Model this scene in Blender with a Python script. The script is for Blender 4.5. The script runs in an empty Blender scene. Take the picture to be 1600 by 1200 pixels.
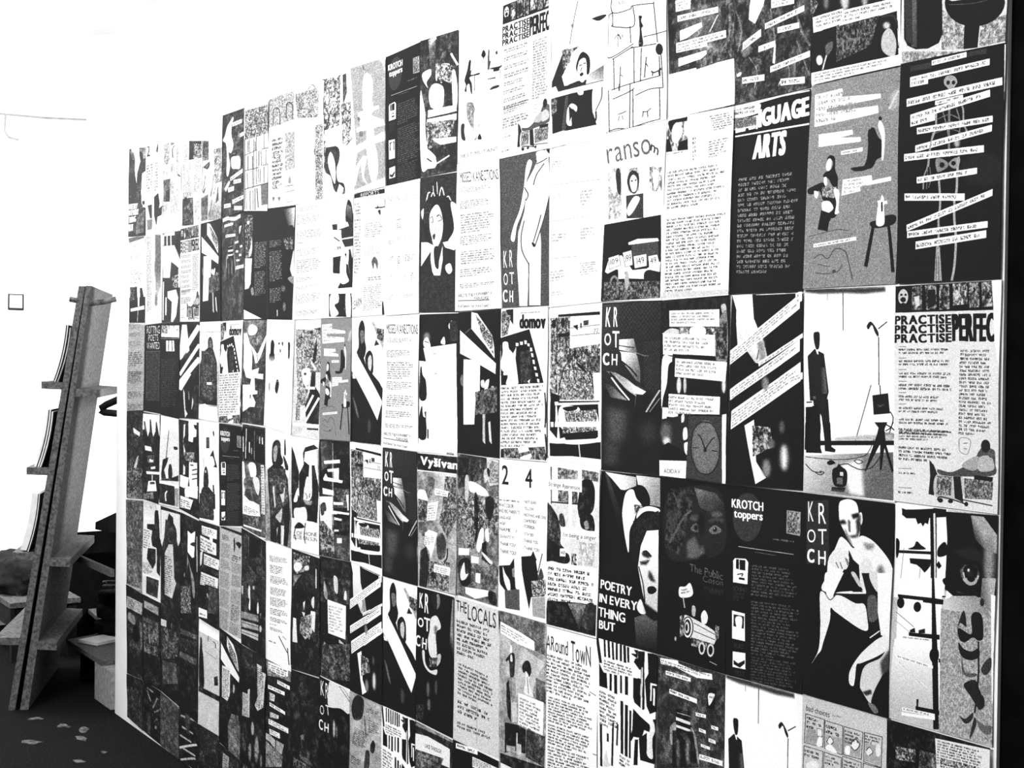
import bpy, bmesh, math, random
import numpy as np
from mathutils import Matrix, Vector

# ------------------------------------------------------------------ camera, light, exposure
scene = bpy.context.scene
col = scene.collection
cam_data = bpy.data.cameras.new('camera')
cam_data.sensor_fit = 'HORIZONTAL'
cam_data.sensor_width = 36.0
cam_data.lens = 2083.4 / 1600 * 36.0
cam_data.clip_start = 0.05
cam = bpy.data.objects.new('camera', cam_data)
col.objects.link(cam)
rx = Vector((0.558091616, 0.829703863, 0.0111913927))     # picture right
ry = Vector((0.0187093657, 0.000901392822, -0.999824558)) # picture down
rz = Vector((-0.829568386, 0.558203087, -0.0150201732))   # view direction
M = Matrix(((rx.x, -ry.x, -rz.x), (rx.y, -ry.y, -rz.y), (rx.z, -ry.z, -rz.z))).to_4x4()
M.translation = Vector((6.34470332, -2.0592912, 1.75356026))
cam.matrix_world = M
scene.camera = cam

world = bpy.data.worlds.new('world')
scene.world = world
world.use_nodes = True
wb = world.node_tree.nodes['Background']
wb.inputs['Color'].default_value = (1, 1, 1, 1)
wb.inputs['Strength'].default_value = 0.25

def area_light(name, loc, target, sx, sy, power):
    d = bpy.data.lights.new(name, 'AREA')
    d.shape = 'RECTANGLE'; d.size = sx; d.size_y = sy; d.energy = power
    o = bpy.data.objects.new(name, d); col.objects.link(o)
    o.location = loc
    o.rotation_euler = (Vector(target) - Vector(loc)).to_track_quat('-Z', 'Y').to_euler()
    return o

area_light('ceiling_tube_light', (0.2, -0.85, 3.36), (0.2, -0.3, 0), 3.2, 0.12, 32)
area_light('ceiling_tube_light', (3.6, -0.85, 3.36), (3.6, -0.3, 0), 2.8, 0.12, 36)
area_light('overhead_area_light', (-2.0, -1.2, 3.36), (-2.4, -1.2, 0), 0.8, 1.2, 110)
area_light('ceiling_fill_light', (-1.6, -1.9, 2.2), (-1.6, -1.4, 4.0), 0.6, 0.6, 90)  # added lamp out of view, whitens the ceiling from below
area_light('overhead_area_light', (3.2, -3.6, 3.30), (3.0, -0.5, 1.0), 2.6, 1.2, 330)  # added soft fill from the camera side, no known fixture
area_light('side_room_light', (1.9, 1.35, 2.0), (-1.2, 0.0, 1.3), 0.7, 2.2, 240)   # daylight from the room behind the partition

scene.view_settings.view_transform = 'Standard'
scene.view_settings.look = 'None'
scene.view_settings.gamma = 1.0
scene.view_settings.use_curve_mapping = False
scene.view_settings.exposure = 0.15

# ------------------------------------------------------------------ helpers
def srgb(v):
    v = max(0.0, v)
    return v / 12.92 if v <= 0.04045 else ((v + 0.055) / 1.055) ** 2.4

def material(name, lo, hi, scale=20.0, rough=0.8, bump=0.15, detail=4.0, stops=(0.35, 0.65), spec=0.15):
    """a procedural grey material: noise mixes two greys, fine noise gives relief"""
    m = bpy.data.materials.new(name); m.use_nodes = True
    nt = m.node_tree; b = nt.nodes['Principled BSDF']
    tc = nt.nodes.new('ShaderNodeTexCoord')
    nz = nt.nodes.new('ShaderNodeTexNoise'); nz.inputs['Scale'].default_value = scale; nz.inputs['Detail'].default_value = detail
    cr = nt.nodes.new('ShaderNodeValToRGB')
    cr.color_ramp.elements[0].position = stops[0]; cr.color_ramp.elements[1].position = stops[1]
    cr.color_ramp.elements[0].color = (lo, lo, lo, 1); cr.color_ramp.elements[1].color = (hi, hi, hi, 1)
    nt.links.new(tc.outputs['Object'], nz.inputs['Vector'])
    nt.links.new(nz.outputs['Fac'], cr.inputs['Fac'])
    nt.links.new(cr.outputs['Color'], b.inputs['Base Color'])
    n2 = nt.nodes.new('ShaderNodeTexNoise'); n2.inputs['Scale'].default_value = scale * 8; n2.inputs['Detail'].default_value = 3
    nt.links.new(tc.outputs['Object'], n2.inputs['Vector'])
    bp = nt.nodes.new('ShaderNodeBump'); bp.inputs['Strength'].default_value = bump; bp.inputs['Distance'].default_value = 0.01
    nt.links.new(n2.outputs['Fac'], bp.inputs['Height'])
    nt.links.new(bp.outputs['Normal'], b.inputs['Normal'])
    b.inputs['Roughness'].default_value = rough
    b.inputs['Specular IOR Level'].default_value = spec
    return m

def add_obj(name, bm, mat, parent=None, smooth=False):
    me = bpy.data.meshes.new(name)
    bmesh.ops.recalc_face_normals(bm, faces=bm.faces)
    bm.to_mesh(me); bm.free()
    if smooth:
        for p in me.polygons: p.use_smooth = True
    o = bpy.data.objects.new(name, me); col.objects.link(o)
    if mat: me.materials.append(mat)
    if parent:
        o.parent = parent
        o.matrix_parent_inverse = parent.matrix_world.inverted()
    return o

def tag(o, label, cat, group=None):
    o['label'] = label; o['category'] = cat
    if group: o['group'] = group
    return o

def structure(o):
    o['kind'] = 'structure'
    return o

def empty(name, loc, label, cat, group=None):
    o = bpy.data.objects.new(name, None); col.objects.link(o)
    o.location = loc; o.empty_display_size = 0.1
    bpy.context.view_layer.update()
    return tag(o, label, cat, group)

def box_bm(c, ex, ey, ez, bm=None, bevel=0.0):
    """box with centre c and half-extent vectors ex, ey, ez"""
    bm = bm or bmesh.new()
    c, ex, ey, ez = Vector(c), Vector(ex), Vector(ey), Vector(ez)
    vs = [bm.verts.new(c + sx * ex + sy * ey + sz * ez) for sx in (-1, 1) for sy in (-1, 1) for sz in (-1, 1)]
    fs = [(0, 1, 3, 2), (4, 6, 7, 5), (0, 4, 5, 1), (2, 3, 7, 6), (0, 2, 6, 4), (1, 5, 7, 3)]
    faces = [bm.faces.new([vs[i] for i in f]) for f in fs]
    if bevel:
        es = list({e for f in faces for e in f.edges})
        bmesh.ops.bevel(bm, geom=es, offset=bevel, segments=2, affect='EDGES', profile=0.5)
    return bm

def prism_bm(poly, d, bm=None):
    """closed prism: a 3-D polygon pushed along vector d"""
    bm = bm or bmesh.new()
    d = Vector(d)
    a = [bm.verts.new(Vector(p)) for p in poly]
    b = [bm.verts.new(Vector(p) + d) for p in poly]
    n = len(poly)
    bm.faces.new(a); bm.faces.new(b[::-1])
    for i in range(n):
        j = (i + 1) % n
        bm.faces.new((a[i], b[i], b[j], a[j]))
    return bm

def tube_bm(pts, r, seg=10, bm=None):
    bm = bm or bmesh.new()
    pts = [Vector(p) for p in pts]
    rings = []
    for i, p in enumerate(pts):
        t = (pts[min(i + 1, len(pts) - 1)] - pts[max(i - 1, 0)]).normalized()
        a = t.cross(Vector((0, 0, 1)))
        if a.length < 0.05: a = t.cross(Vector((0, 1, 0)))
        a.normalize(); b = t.cross(a)
        rings.append([bm.verts.new(p + r * (math.cos(2 * math.pi * k / seg) * a + math.sin(2 * math.pi * k / seg) * b)) for k in range(seg)])
    for i in range(len(rings) - 1):
        for k in range(seg):
            bm.faces.new((rings[i][k], rings[i][(k + 1) % seg], rings[i + 1][(k + 1) % seg], rings[i + 1][k]))
    bm.faces.new(rings[0][::-1]); bm.faces.new(rings[-1])
    return bm

# ------------------------------------------------------------------ materials
m_white = material('white_plaster', srgb(.90), srgb(.93), 6, .85, .12)
m_floor = material('dark_screed', srgb(.03), srgb(.14), 110, .9, .5, 10, (.35, .75), 0.05)
m_black = material('matte_black', .002, .004, 10, 1.0, .05, spec=0.0)
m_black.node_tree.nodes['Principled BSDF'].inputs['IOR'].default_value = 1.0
m_board = material('grey_plywood', srgb(.24), srgb(.42), 70, .8, .2, 8)
m_dark = material('dark_cloth', srgb(.05), srgb(.16), 12, .95, .5, 6)
m_darkwood = material('dark_wood', srgb(.08), srgb(.13), 12, .8, .2)
m_tube = material('black_tube', .006, .01, 10, .5, .05)
m_paper = material('paper', srgb(.88), srgb(.93), 30, .9, .1)
m_cover = material('dark_cover', .01, .03, 30, .6, .1)
m_metal = material('grey_metal', srgb(.2), srgb(.45), 30, .5, .1)
m_cable = material('grey_cable', srgb(.5), srgb(.6), 30, .7, .05)
m_ped = material('grey_painted_board', srgb(.50), srgb(.62), 40, .85, .1)
m_switch = material('white_plastic', srgb(.80), srgb(.84), 30, .5, .02)

# ------------------------------------------------------------------ the room
structure(add_obj('floor', box_bm((2.5, -2.0, -0.05), (6.5, 0, 0), (0, 5.5, 0), (0, 0, 0.05)), m_floor))
# poster wall: a partition with a rounded free end
prof = [(4.856, 0.0), (4.856, 0.16)]
for k in range(13):
    a = math.pi / 2 + math.pi * k / 12
    prof.append((-0.20 + 0.08 * math.cos(a), 0.08 + 0.08 * math.sin(a)))
structure(add_obj('wall_front', prism_bm([(x, y, 0) for x, y in prof], (0, 0, 3.4)), m_white))
structure(add_obj('wall_right', box_bm((5.7, 0.083, 1.7), (0.843, 0, 0), (0, 0.075, 0), (0, 0, 1.7)), m_black))  # flat black slab beyond the outer edge of the posters
structure(add_obj('wall_back', box_bm((-2.85, 0.0, 1.7), (0.08, 0, 0), (0, 3.4, 0), (0, 0, 1.7)), m_white))
structure(add_obj('ceiling', box_bm((2.5, -2.0, 3.45), (6.5, 0, 0), (0, 5.5, 0), (0, 0, 0.05)), m_white))
# shallow wall panel whose edge shows as a thin line on the far wall
structure(add_obj('trim_1', box_bm((-2.763, -0.43, 1.15), (0.007, 0, 0), (0, 0.505, 0), (0, 0, 0.78)), m_white))
# thin cable run high on the far wall
cab = [(-2.762, -0.6, 3.345), (-2.762, 0.02, 3.347), (-2.762, 0.30, 3.352), (-2.762, 0.58, 3.37)]
structure(add_obj('trim_2', tube_bm(cab, 0.006, 8), m_cable))
cab = [(-2.762, 0.055, 3.34), (-2.762, 0.05, 3.24), (-2.762, 0.075, 3.20), (-2.762, 0.14, 3.19)]
structure(add_obj('trim_3', tube_bm(cab, 0.006, 8), m_cable))

# light switch on the far wall: dark frame, white plate with a rocker
sw = empty('light_switch', (-2.77, 0.127, 2.085), 'small square white wall switch with a dark rim on the white back wall', 'switch')
add_obj('frame', box_bm((-2.765, 0.129, 2.124), (0.006, 0, 0), (0, 0.050, 0), (0, 0, 0.053), bevel=0.003), m_tube, sw)
add_obj('plate', box_bm((-2.755, 0.127, 2.127), (0.006, 0, 0), (0, 0.040, 0), (0, 0, 0.042), bevel=0.003), m_switch, sw)
add_obj('rocker', box_bm((-2.748, 0.127, 2.127), (0.003, 0, 0), (0, 0.026, 0), (0, 0, 0.030), bevel=0.002), m_switch, sw)

# ------------------------------------------------------------------ double magazine rack standing end-on
P0 = Vector((-0.536, -0.433, 0.0))
EH = Vector((0.403, 0.915, 0)).normalized()
EL = Vector((-0.915, 0.403, 0)).normalized()
def R_(h, z, l=0.0): return P0 + EH * h + Vector((0, 0, z)) + EL * l
rack = empty('magazine_rack', P0 + EH * 0.05, 'tall leaning grey plywood magazine rack with ledges beside the poster wall', 'rack')
RL = 0.92
def slab(name, pts, l0, l1, mat):
    return add_obj(name, prism_bm([R_(h, z, l0) for h, z in pts], EL * (l1 - l0)), mat, rack)
slab('panel', [(0.000, 0.0), (0.032, 0.0), (0.356, 2.119), (0.325, 2.119)], 0, RL, m_board)
slab('panel', [(0.056, 0.0), (0.096, 0.0), (0.384, 2.122), (0.3605, 2.122)], 0, RL, m_board)
slab('gap_shade', [(0.033, 0.0), (0.055, 0.0), (0.3602, 2.10), (0.3564, 2.10)], 0.03, RL, m_black)  # black filler standing in for the shade in the gap between the panels
for h0, h1, z in ((0.149, 0.2525, 1.640), (0.081, 0.186, 1.212), (0.015, 0.119, 0.788), (-0.066, 0.0525, 0.365)):
    add_obj('ledge', prism_bm([R_(h0, z), R_(h1, z - 0.004), R_(h1 - 0.003, z - 0.040), R_(h0, z - 0.036)], EL * RL), m_board, rack)
for h0, h1, z in ((0.316, 0.415, 1.606), (0.199, 0.292, 0.757), (0.141, 0.230, 0.340)):
    add_obj('ledge', prism_bm([R_(h0, z), R_(h1, z - 0.006), R_(h1, z - 0.046), R_(h0 - 0.005, z - 0.040)], EL * RL), m_board, rack)
add_obj('dowel', tube_bm([R_(0.275, 2.055, 0.05), R_(0.38, 2.035, 0.05), R_(0.44, 2.045, 0.05), R_(0.50, 2.06, 0.05)], 0.014, 8), m_metal, rack)

# magazines leaning on the three upper ledges, each a curved sheaf with a cover
def magazine(h0, z0, h1, z1, t, l0, l1, mat, label, sag=0.02):
    c, d = Vector((h0, z0)), Vector((h1, z1))
    n = Vector((d.y - c.y, -(d.x - c.x))).normalized()
    N = 7
    L, Rr = [], []
    for k in range(N + 1):
        s = k / N
        p = c.lerp(d, s) + n * (sag * 4 * s * (1 - s))
        L.append(p); Rr.append(p + n * t)
    o = empty('magazine', R_(h0, z0, l0), label, 'magazine', 'magazines on the rack')
    core = [R_(p.x, p.y, l0) for p in L] + [R_(p.x, p.y, l0) for p in reversed(Rr)]
    add_obj('pages', prism_bm(core, EL * (l1 - l0)), mat, o)
    cv = [R_(p.x + n.x * (t + .0006), p.y + n.y * (t + .0006), l0 - .002) for p in L]
    cv += [R_(p.x + n.x * (t + .0042), p.y + n.y * (t + .0042), l0 - .002) for p in reversed(L)]
    add_obj('cover', prism_bm(cv, EL * (l1 - l0 + .004)), m_cover, o)
magazine(0.1765, 1.6490, 0.236, 1.93, 0.026, 0.03, 0.24, m_paper, 'thick white magazine sheaf, outermost on the top ledge of the rack', .010)
magazine(0.2085, 1.640, 0.2690, 1.925, 0.004, 0.02, 0.23, m_paper, 'thin white magazine behind the thick sheaf on the top ledge', .010)
magazine(0.2185, 1.639, 0.2785, 1.91, 0.005, 0.03, 0.24, m_paper, 'white magazine closest to the panel on the top ledge', .010)
magazine(0.112, 1.2145, 0.170, 1.50, 0.010, 0.03, 0.24, m_paper, 'white magazine, outermost on the second ledge of the rack', .010)
magazine(0.1280, 1.212, 0.1855, 1.50, 0.006, 0.03, 0.24, m_paper, 'middle white magazine on the second ledge of the rack', .010)
magazine(0.1402, 1.212, 0.1975, 1.49, 0.006, 0.02, 0.24, m_paper, 'white magazine nearest the panel on the second ledge', .010)
magazine(0.048, 0.7985, 0.102, 1.082, 0.030, 0.03, 0.24, m_paper, 'thick white magazine on the third ledge of the rack', .010)
magazine(0.0845, 0.789, 0.1380, 1.078, 0.004, 0.02, 0.23, m_paper, 'thin white magazine on the third ledge behind the thick one', .010)
# black folder standing on the second ledge, against the panel
o = tag(add_obj('folder', prism_bm([R_(0.164, 1.2115, 0.05), R_(0.179, 1.2105, 0.05), R_(0.2310, 1.535, 0.05), R_(0.2280, 1.535, 0.05)], EL * 0.25), m_black), 'black folder wedged behind the magazines on the second ledge', 'folder')

# ------------------------------------------------------------------ things between rack and poster wall
bench = empty('low_platform', (-0.95, 0.3, 0), 'low grey platform shelf unit behind the white end of the poster wall', 'shelf')
add_obj('pedestal', box_bm((-0.415, 0.40, 0.095), (0.135, 0, 0), (0, 0.40, 0), (0, 0, 0.095)), m_ped, bench)
add_obj('lower_board', prism_bm([(-0.43, 0.0, 0.190), (-1.06, 0.0, 0.190), (-1.12, 0.16, 0.190), (-1.26, 0.30, 0.190), (-1.90, 0.36, 0.190), (-1.90, 0.90, 0.190), (-0.43, 0.90, 0.190)], (0, 0, 0.025)), m_board, bench)
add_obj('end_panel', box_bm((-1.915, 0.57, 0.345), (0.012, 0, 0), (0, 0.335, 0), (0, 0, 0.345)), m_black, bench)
add_obj('leg', box_bm((-1.13, 0.80, 0.095), (0.03, 0, 0), (0, 0.03, 0), (0, 0, 0.095)), m_darkwood, bench)
add_obj('leg', box_bm((-1.02, 0.10, 0.095), (0.03, 0, 0), (0, 0.03, 0), (0, 0, 0.095)), m_darkwood, bench)
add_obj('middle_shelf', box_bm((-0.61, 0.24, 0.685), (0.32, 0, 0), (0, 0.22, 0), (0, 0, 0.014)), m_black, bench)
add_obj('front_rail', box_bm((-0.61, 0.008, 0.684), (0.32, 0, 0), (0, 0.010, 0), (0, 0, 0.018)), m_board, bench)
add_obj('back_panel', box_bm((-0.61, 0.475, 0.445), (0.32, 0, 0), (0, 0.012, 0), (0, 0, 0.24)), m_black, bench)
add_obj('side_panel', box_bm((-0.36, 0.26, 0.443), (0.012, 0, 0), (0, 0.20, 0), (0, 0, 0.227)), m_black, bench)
tag(add_obj('black_crate', prism_bm([(-0.52, 0.1, 0.70), (-0.30, 0.1, 0.70), (-0.30, 0.1, 0.86), (-0.47, 0.1, 0.848)], (0, 0.3, 0)), m_black), 'black box standing on the middle shelf behind the poster wall end', 'box')
tag(add_obj('dark_panel', prism_bm([(-0.76, 0.06, 0.850), (-0.48, 0.06, 0.862), (-0.28, 0.06, 0.902), (-0.28, 0.06, 1.005), (-0.755, 0.06, 0.888)], (0, 0.36, 0)), m_darkwood), 'dark slanted board resting on the black box', 'board')
# folded cloths and a sheet of paper on the lower board
rnd = random.Random(5)
for k in range(3):
    z = 0.2165 + k * 0.082
    bm = box_bm((-1.08, 0.24 + .006 * k, z + 0.040), (0.075 - .004 * k, 0.01, 0), (0, 0.06 - .004 * k, 0), (0, 0, 0.039), bevel=0.02)
    bmesh.ops.subdivide_edges(bm, edges=bm.edges[:], cuts=1, use_grid_fill=True)
    for v in bm.verts: v.co += Vector((rnd.uniform(-.004, .004), rnd.uniform(-.004, .004), rnd.uniform(-.001, .001)))
    tag(add_obj('folded_cloth', bm, m_dark, smooth=True), ['grey folded cloth, lowest of the small pile behind the rack', 'grey folded cloth, middle of the small pile behind the rack', 'grey folded cloth, topmost of the small pile behind the rack'][k], 'cloth', 'pile of folded cloths')
coil = [(-1.08 + 0.05 * math.cos(t), 0.25 + 0.045 * math.sin(t), 0.472 + 0.0035 * t) for t in [k * 0.35 for k in range(34)]]
tag(add_obj('cable_coil', tube_bm(coil, 0.006, 6), m_metal), 'pale coiled cable lying on the pile of folded cloths', 'cable')
tag(add_obj('paper_stack', box_bm((-0.90, 0.13, 0.226), (0.07, 0.03, 0), (-0.03, 0.075, 0), (0, 0, 0.009), bevel=.002), m_paper), 'white stack of paper lying on the low platform', 'paper')
# bent black hook on the free end of the partition
hook = empty('wall_hook', (-0.28, 0.08, 1.56), 'bent black metal tube hook on the white end of the poster wall', 'hook')
add_obj('tube', tube_bm([(-0.272, 0.08, 1.575), (-0.33, 0.05, 1.555), (-0.395, 0.005, 1.525), (-0.42, -0.012, 1.508), (-0.425, -0.012, 1.492), (-0.41, 0.0, 1.485), (-0.36, 0.035, 1.482), (-0.33, 0.055, 1.480)], 0.018, 10), m_tube, hook, True)
add_obj('wall_plate', tube_bm([(-0.279, 0.08, 1.575), (-0.287, 0.08, 1.575)], 0.03, 14), m_tube, hook)

# low bench with a heap of dark cloth against the far wall
b2 = empty('low_bench', (-2.1, 0.0, 0), 'low dark wooden bench against the white back wall', 'bench')
add_obj('seat', box_bm((-2.15, 0.02, 0.335), (0.58, 0, 0), (0, 0.20, 0), (0, 0, 0.015)), m_board, b2)
add_obj('apron', box_bm((-2.15, -0.165, 0.265), (0.57, 0, 0), (0, 0.012, 0), (0, 0, 0.055)), m_darkwood, b2)
for x in (-2.68, -1.62):
    for y in (-0.14, 0.18):
        add_obj('leg', box_bm((x, y, 0.16), (0.025, 0, 0), (0, 0.025, 0), (0, 0, 0.16)), m_darkwood, b2)
bm = bmesh.new()
bmesh.ops.create_icosphere(bm, subdivisions=4, radius=1.0)
from mathutils import noise
for v in bm.verts:
    p = v.co.copy(); s = 1 + 0.30 * noise.noise(p * 1.6) + 0.12 * noise.noise(p * 4.5) + 0.05 * noise.noise(p * 11)
    v.co = Vector((p.x * 0.42 * s, p.y * 0.19 * s, max(p.z * 0.15 * s, -0.07)))
bm.transform(Matrix.Translation((-2.12, 0.0, 0.4205)))
tag(add_obj('blanket', bm, m_dark, smooth=True), 'crumpled dark grey blanket heaped on the low bench', 'blanket')

# pale scraps lying on the floor
m_scrap = material('pale_scrap', srgb(.12), srgb(.42), 30, .9, .2)
def scrap(x, y, sx, sy, a, label, seed):
    r = random.Random(seed); n = 11; pts = []
    for k in range(n):
        t = 2 * math.pi * k / n; q = r.uniform(.55, 1.1)
        px, py = math.cos(t) * sx * q, math.sin(t) * sy * q
        pts.append((x + px * math.cos(a) - py * math.sin(a), y + px * math.sin(a) + py * math.cos(a), 0.0008))
    tag(add_obj('paint_flake', prism_bm(pts, (0, 0, 0.002)), m_scrap), label, 'flake', 'pale flakes on the floor')

for i, (x, y, sx, sy, a, lab) in enumerate([
    (-0.10, -0.28, .05, .03, .3, 'pale flake on the dark floor, nearest the foot of the rack'),
    (0.02, -0.22, .07, .025, -.2, 'long pale flake on the dark floor by the white pedestal'),
    (0.16, -0.27, .055, .03, .1, 'brightest pale flake in the middle of the dark floor'),
    (0.10, -0.48, .06, .04, .7, 'broad faint flake on the dark floor in front of the rack'),
    (0.42, -0.25, .03, .015, .2, 'small pale flake on the dark floor close to the posters'),
    (0.50, -0.38, .05, .025, .4, 'pale flake at the lower edge of the visible floor'),
    (-0.30, -0.36, .04, .03, .9, 'pale flake right under the end of the rack')]):
    scrap(x, y, sx, sy, a, lab, 40 + i)


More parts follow.
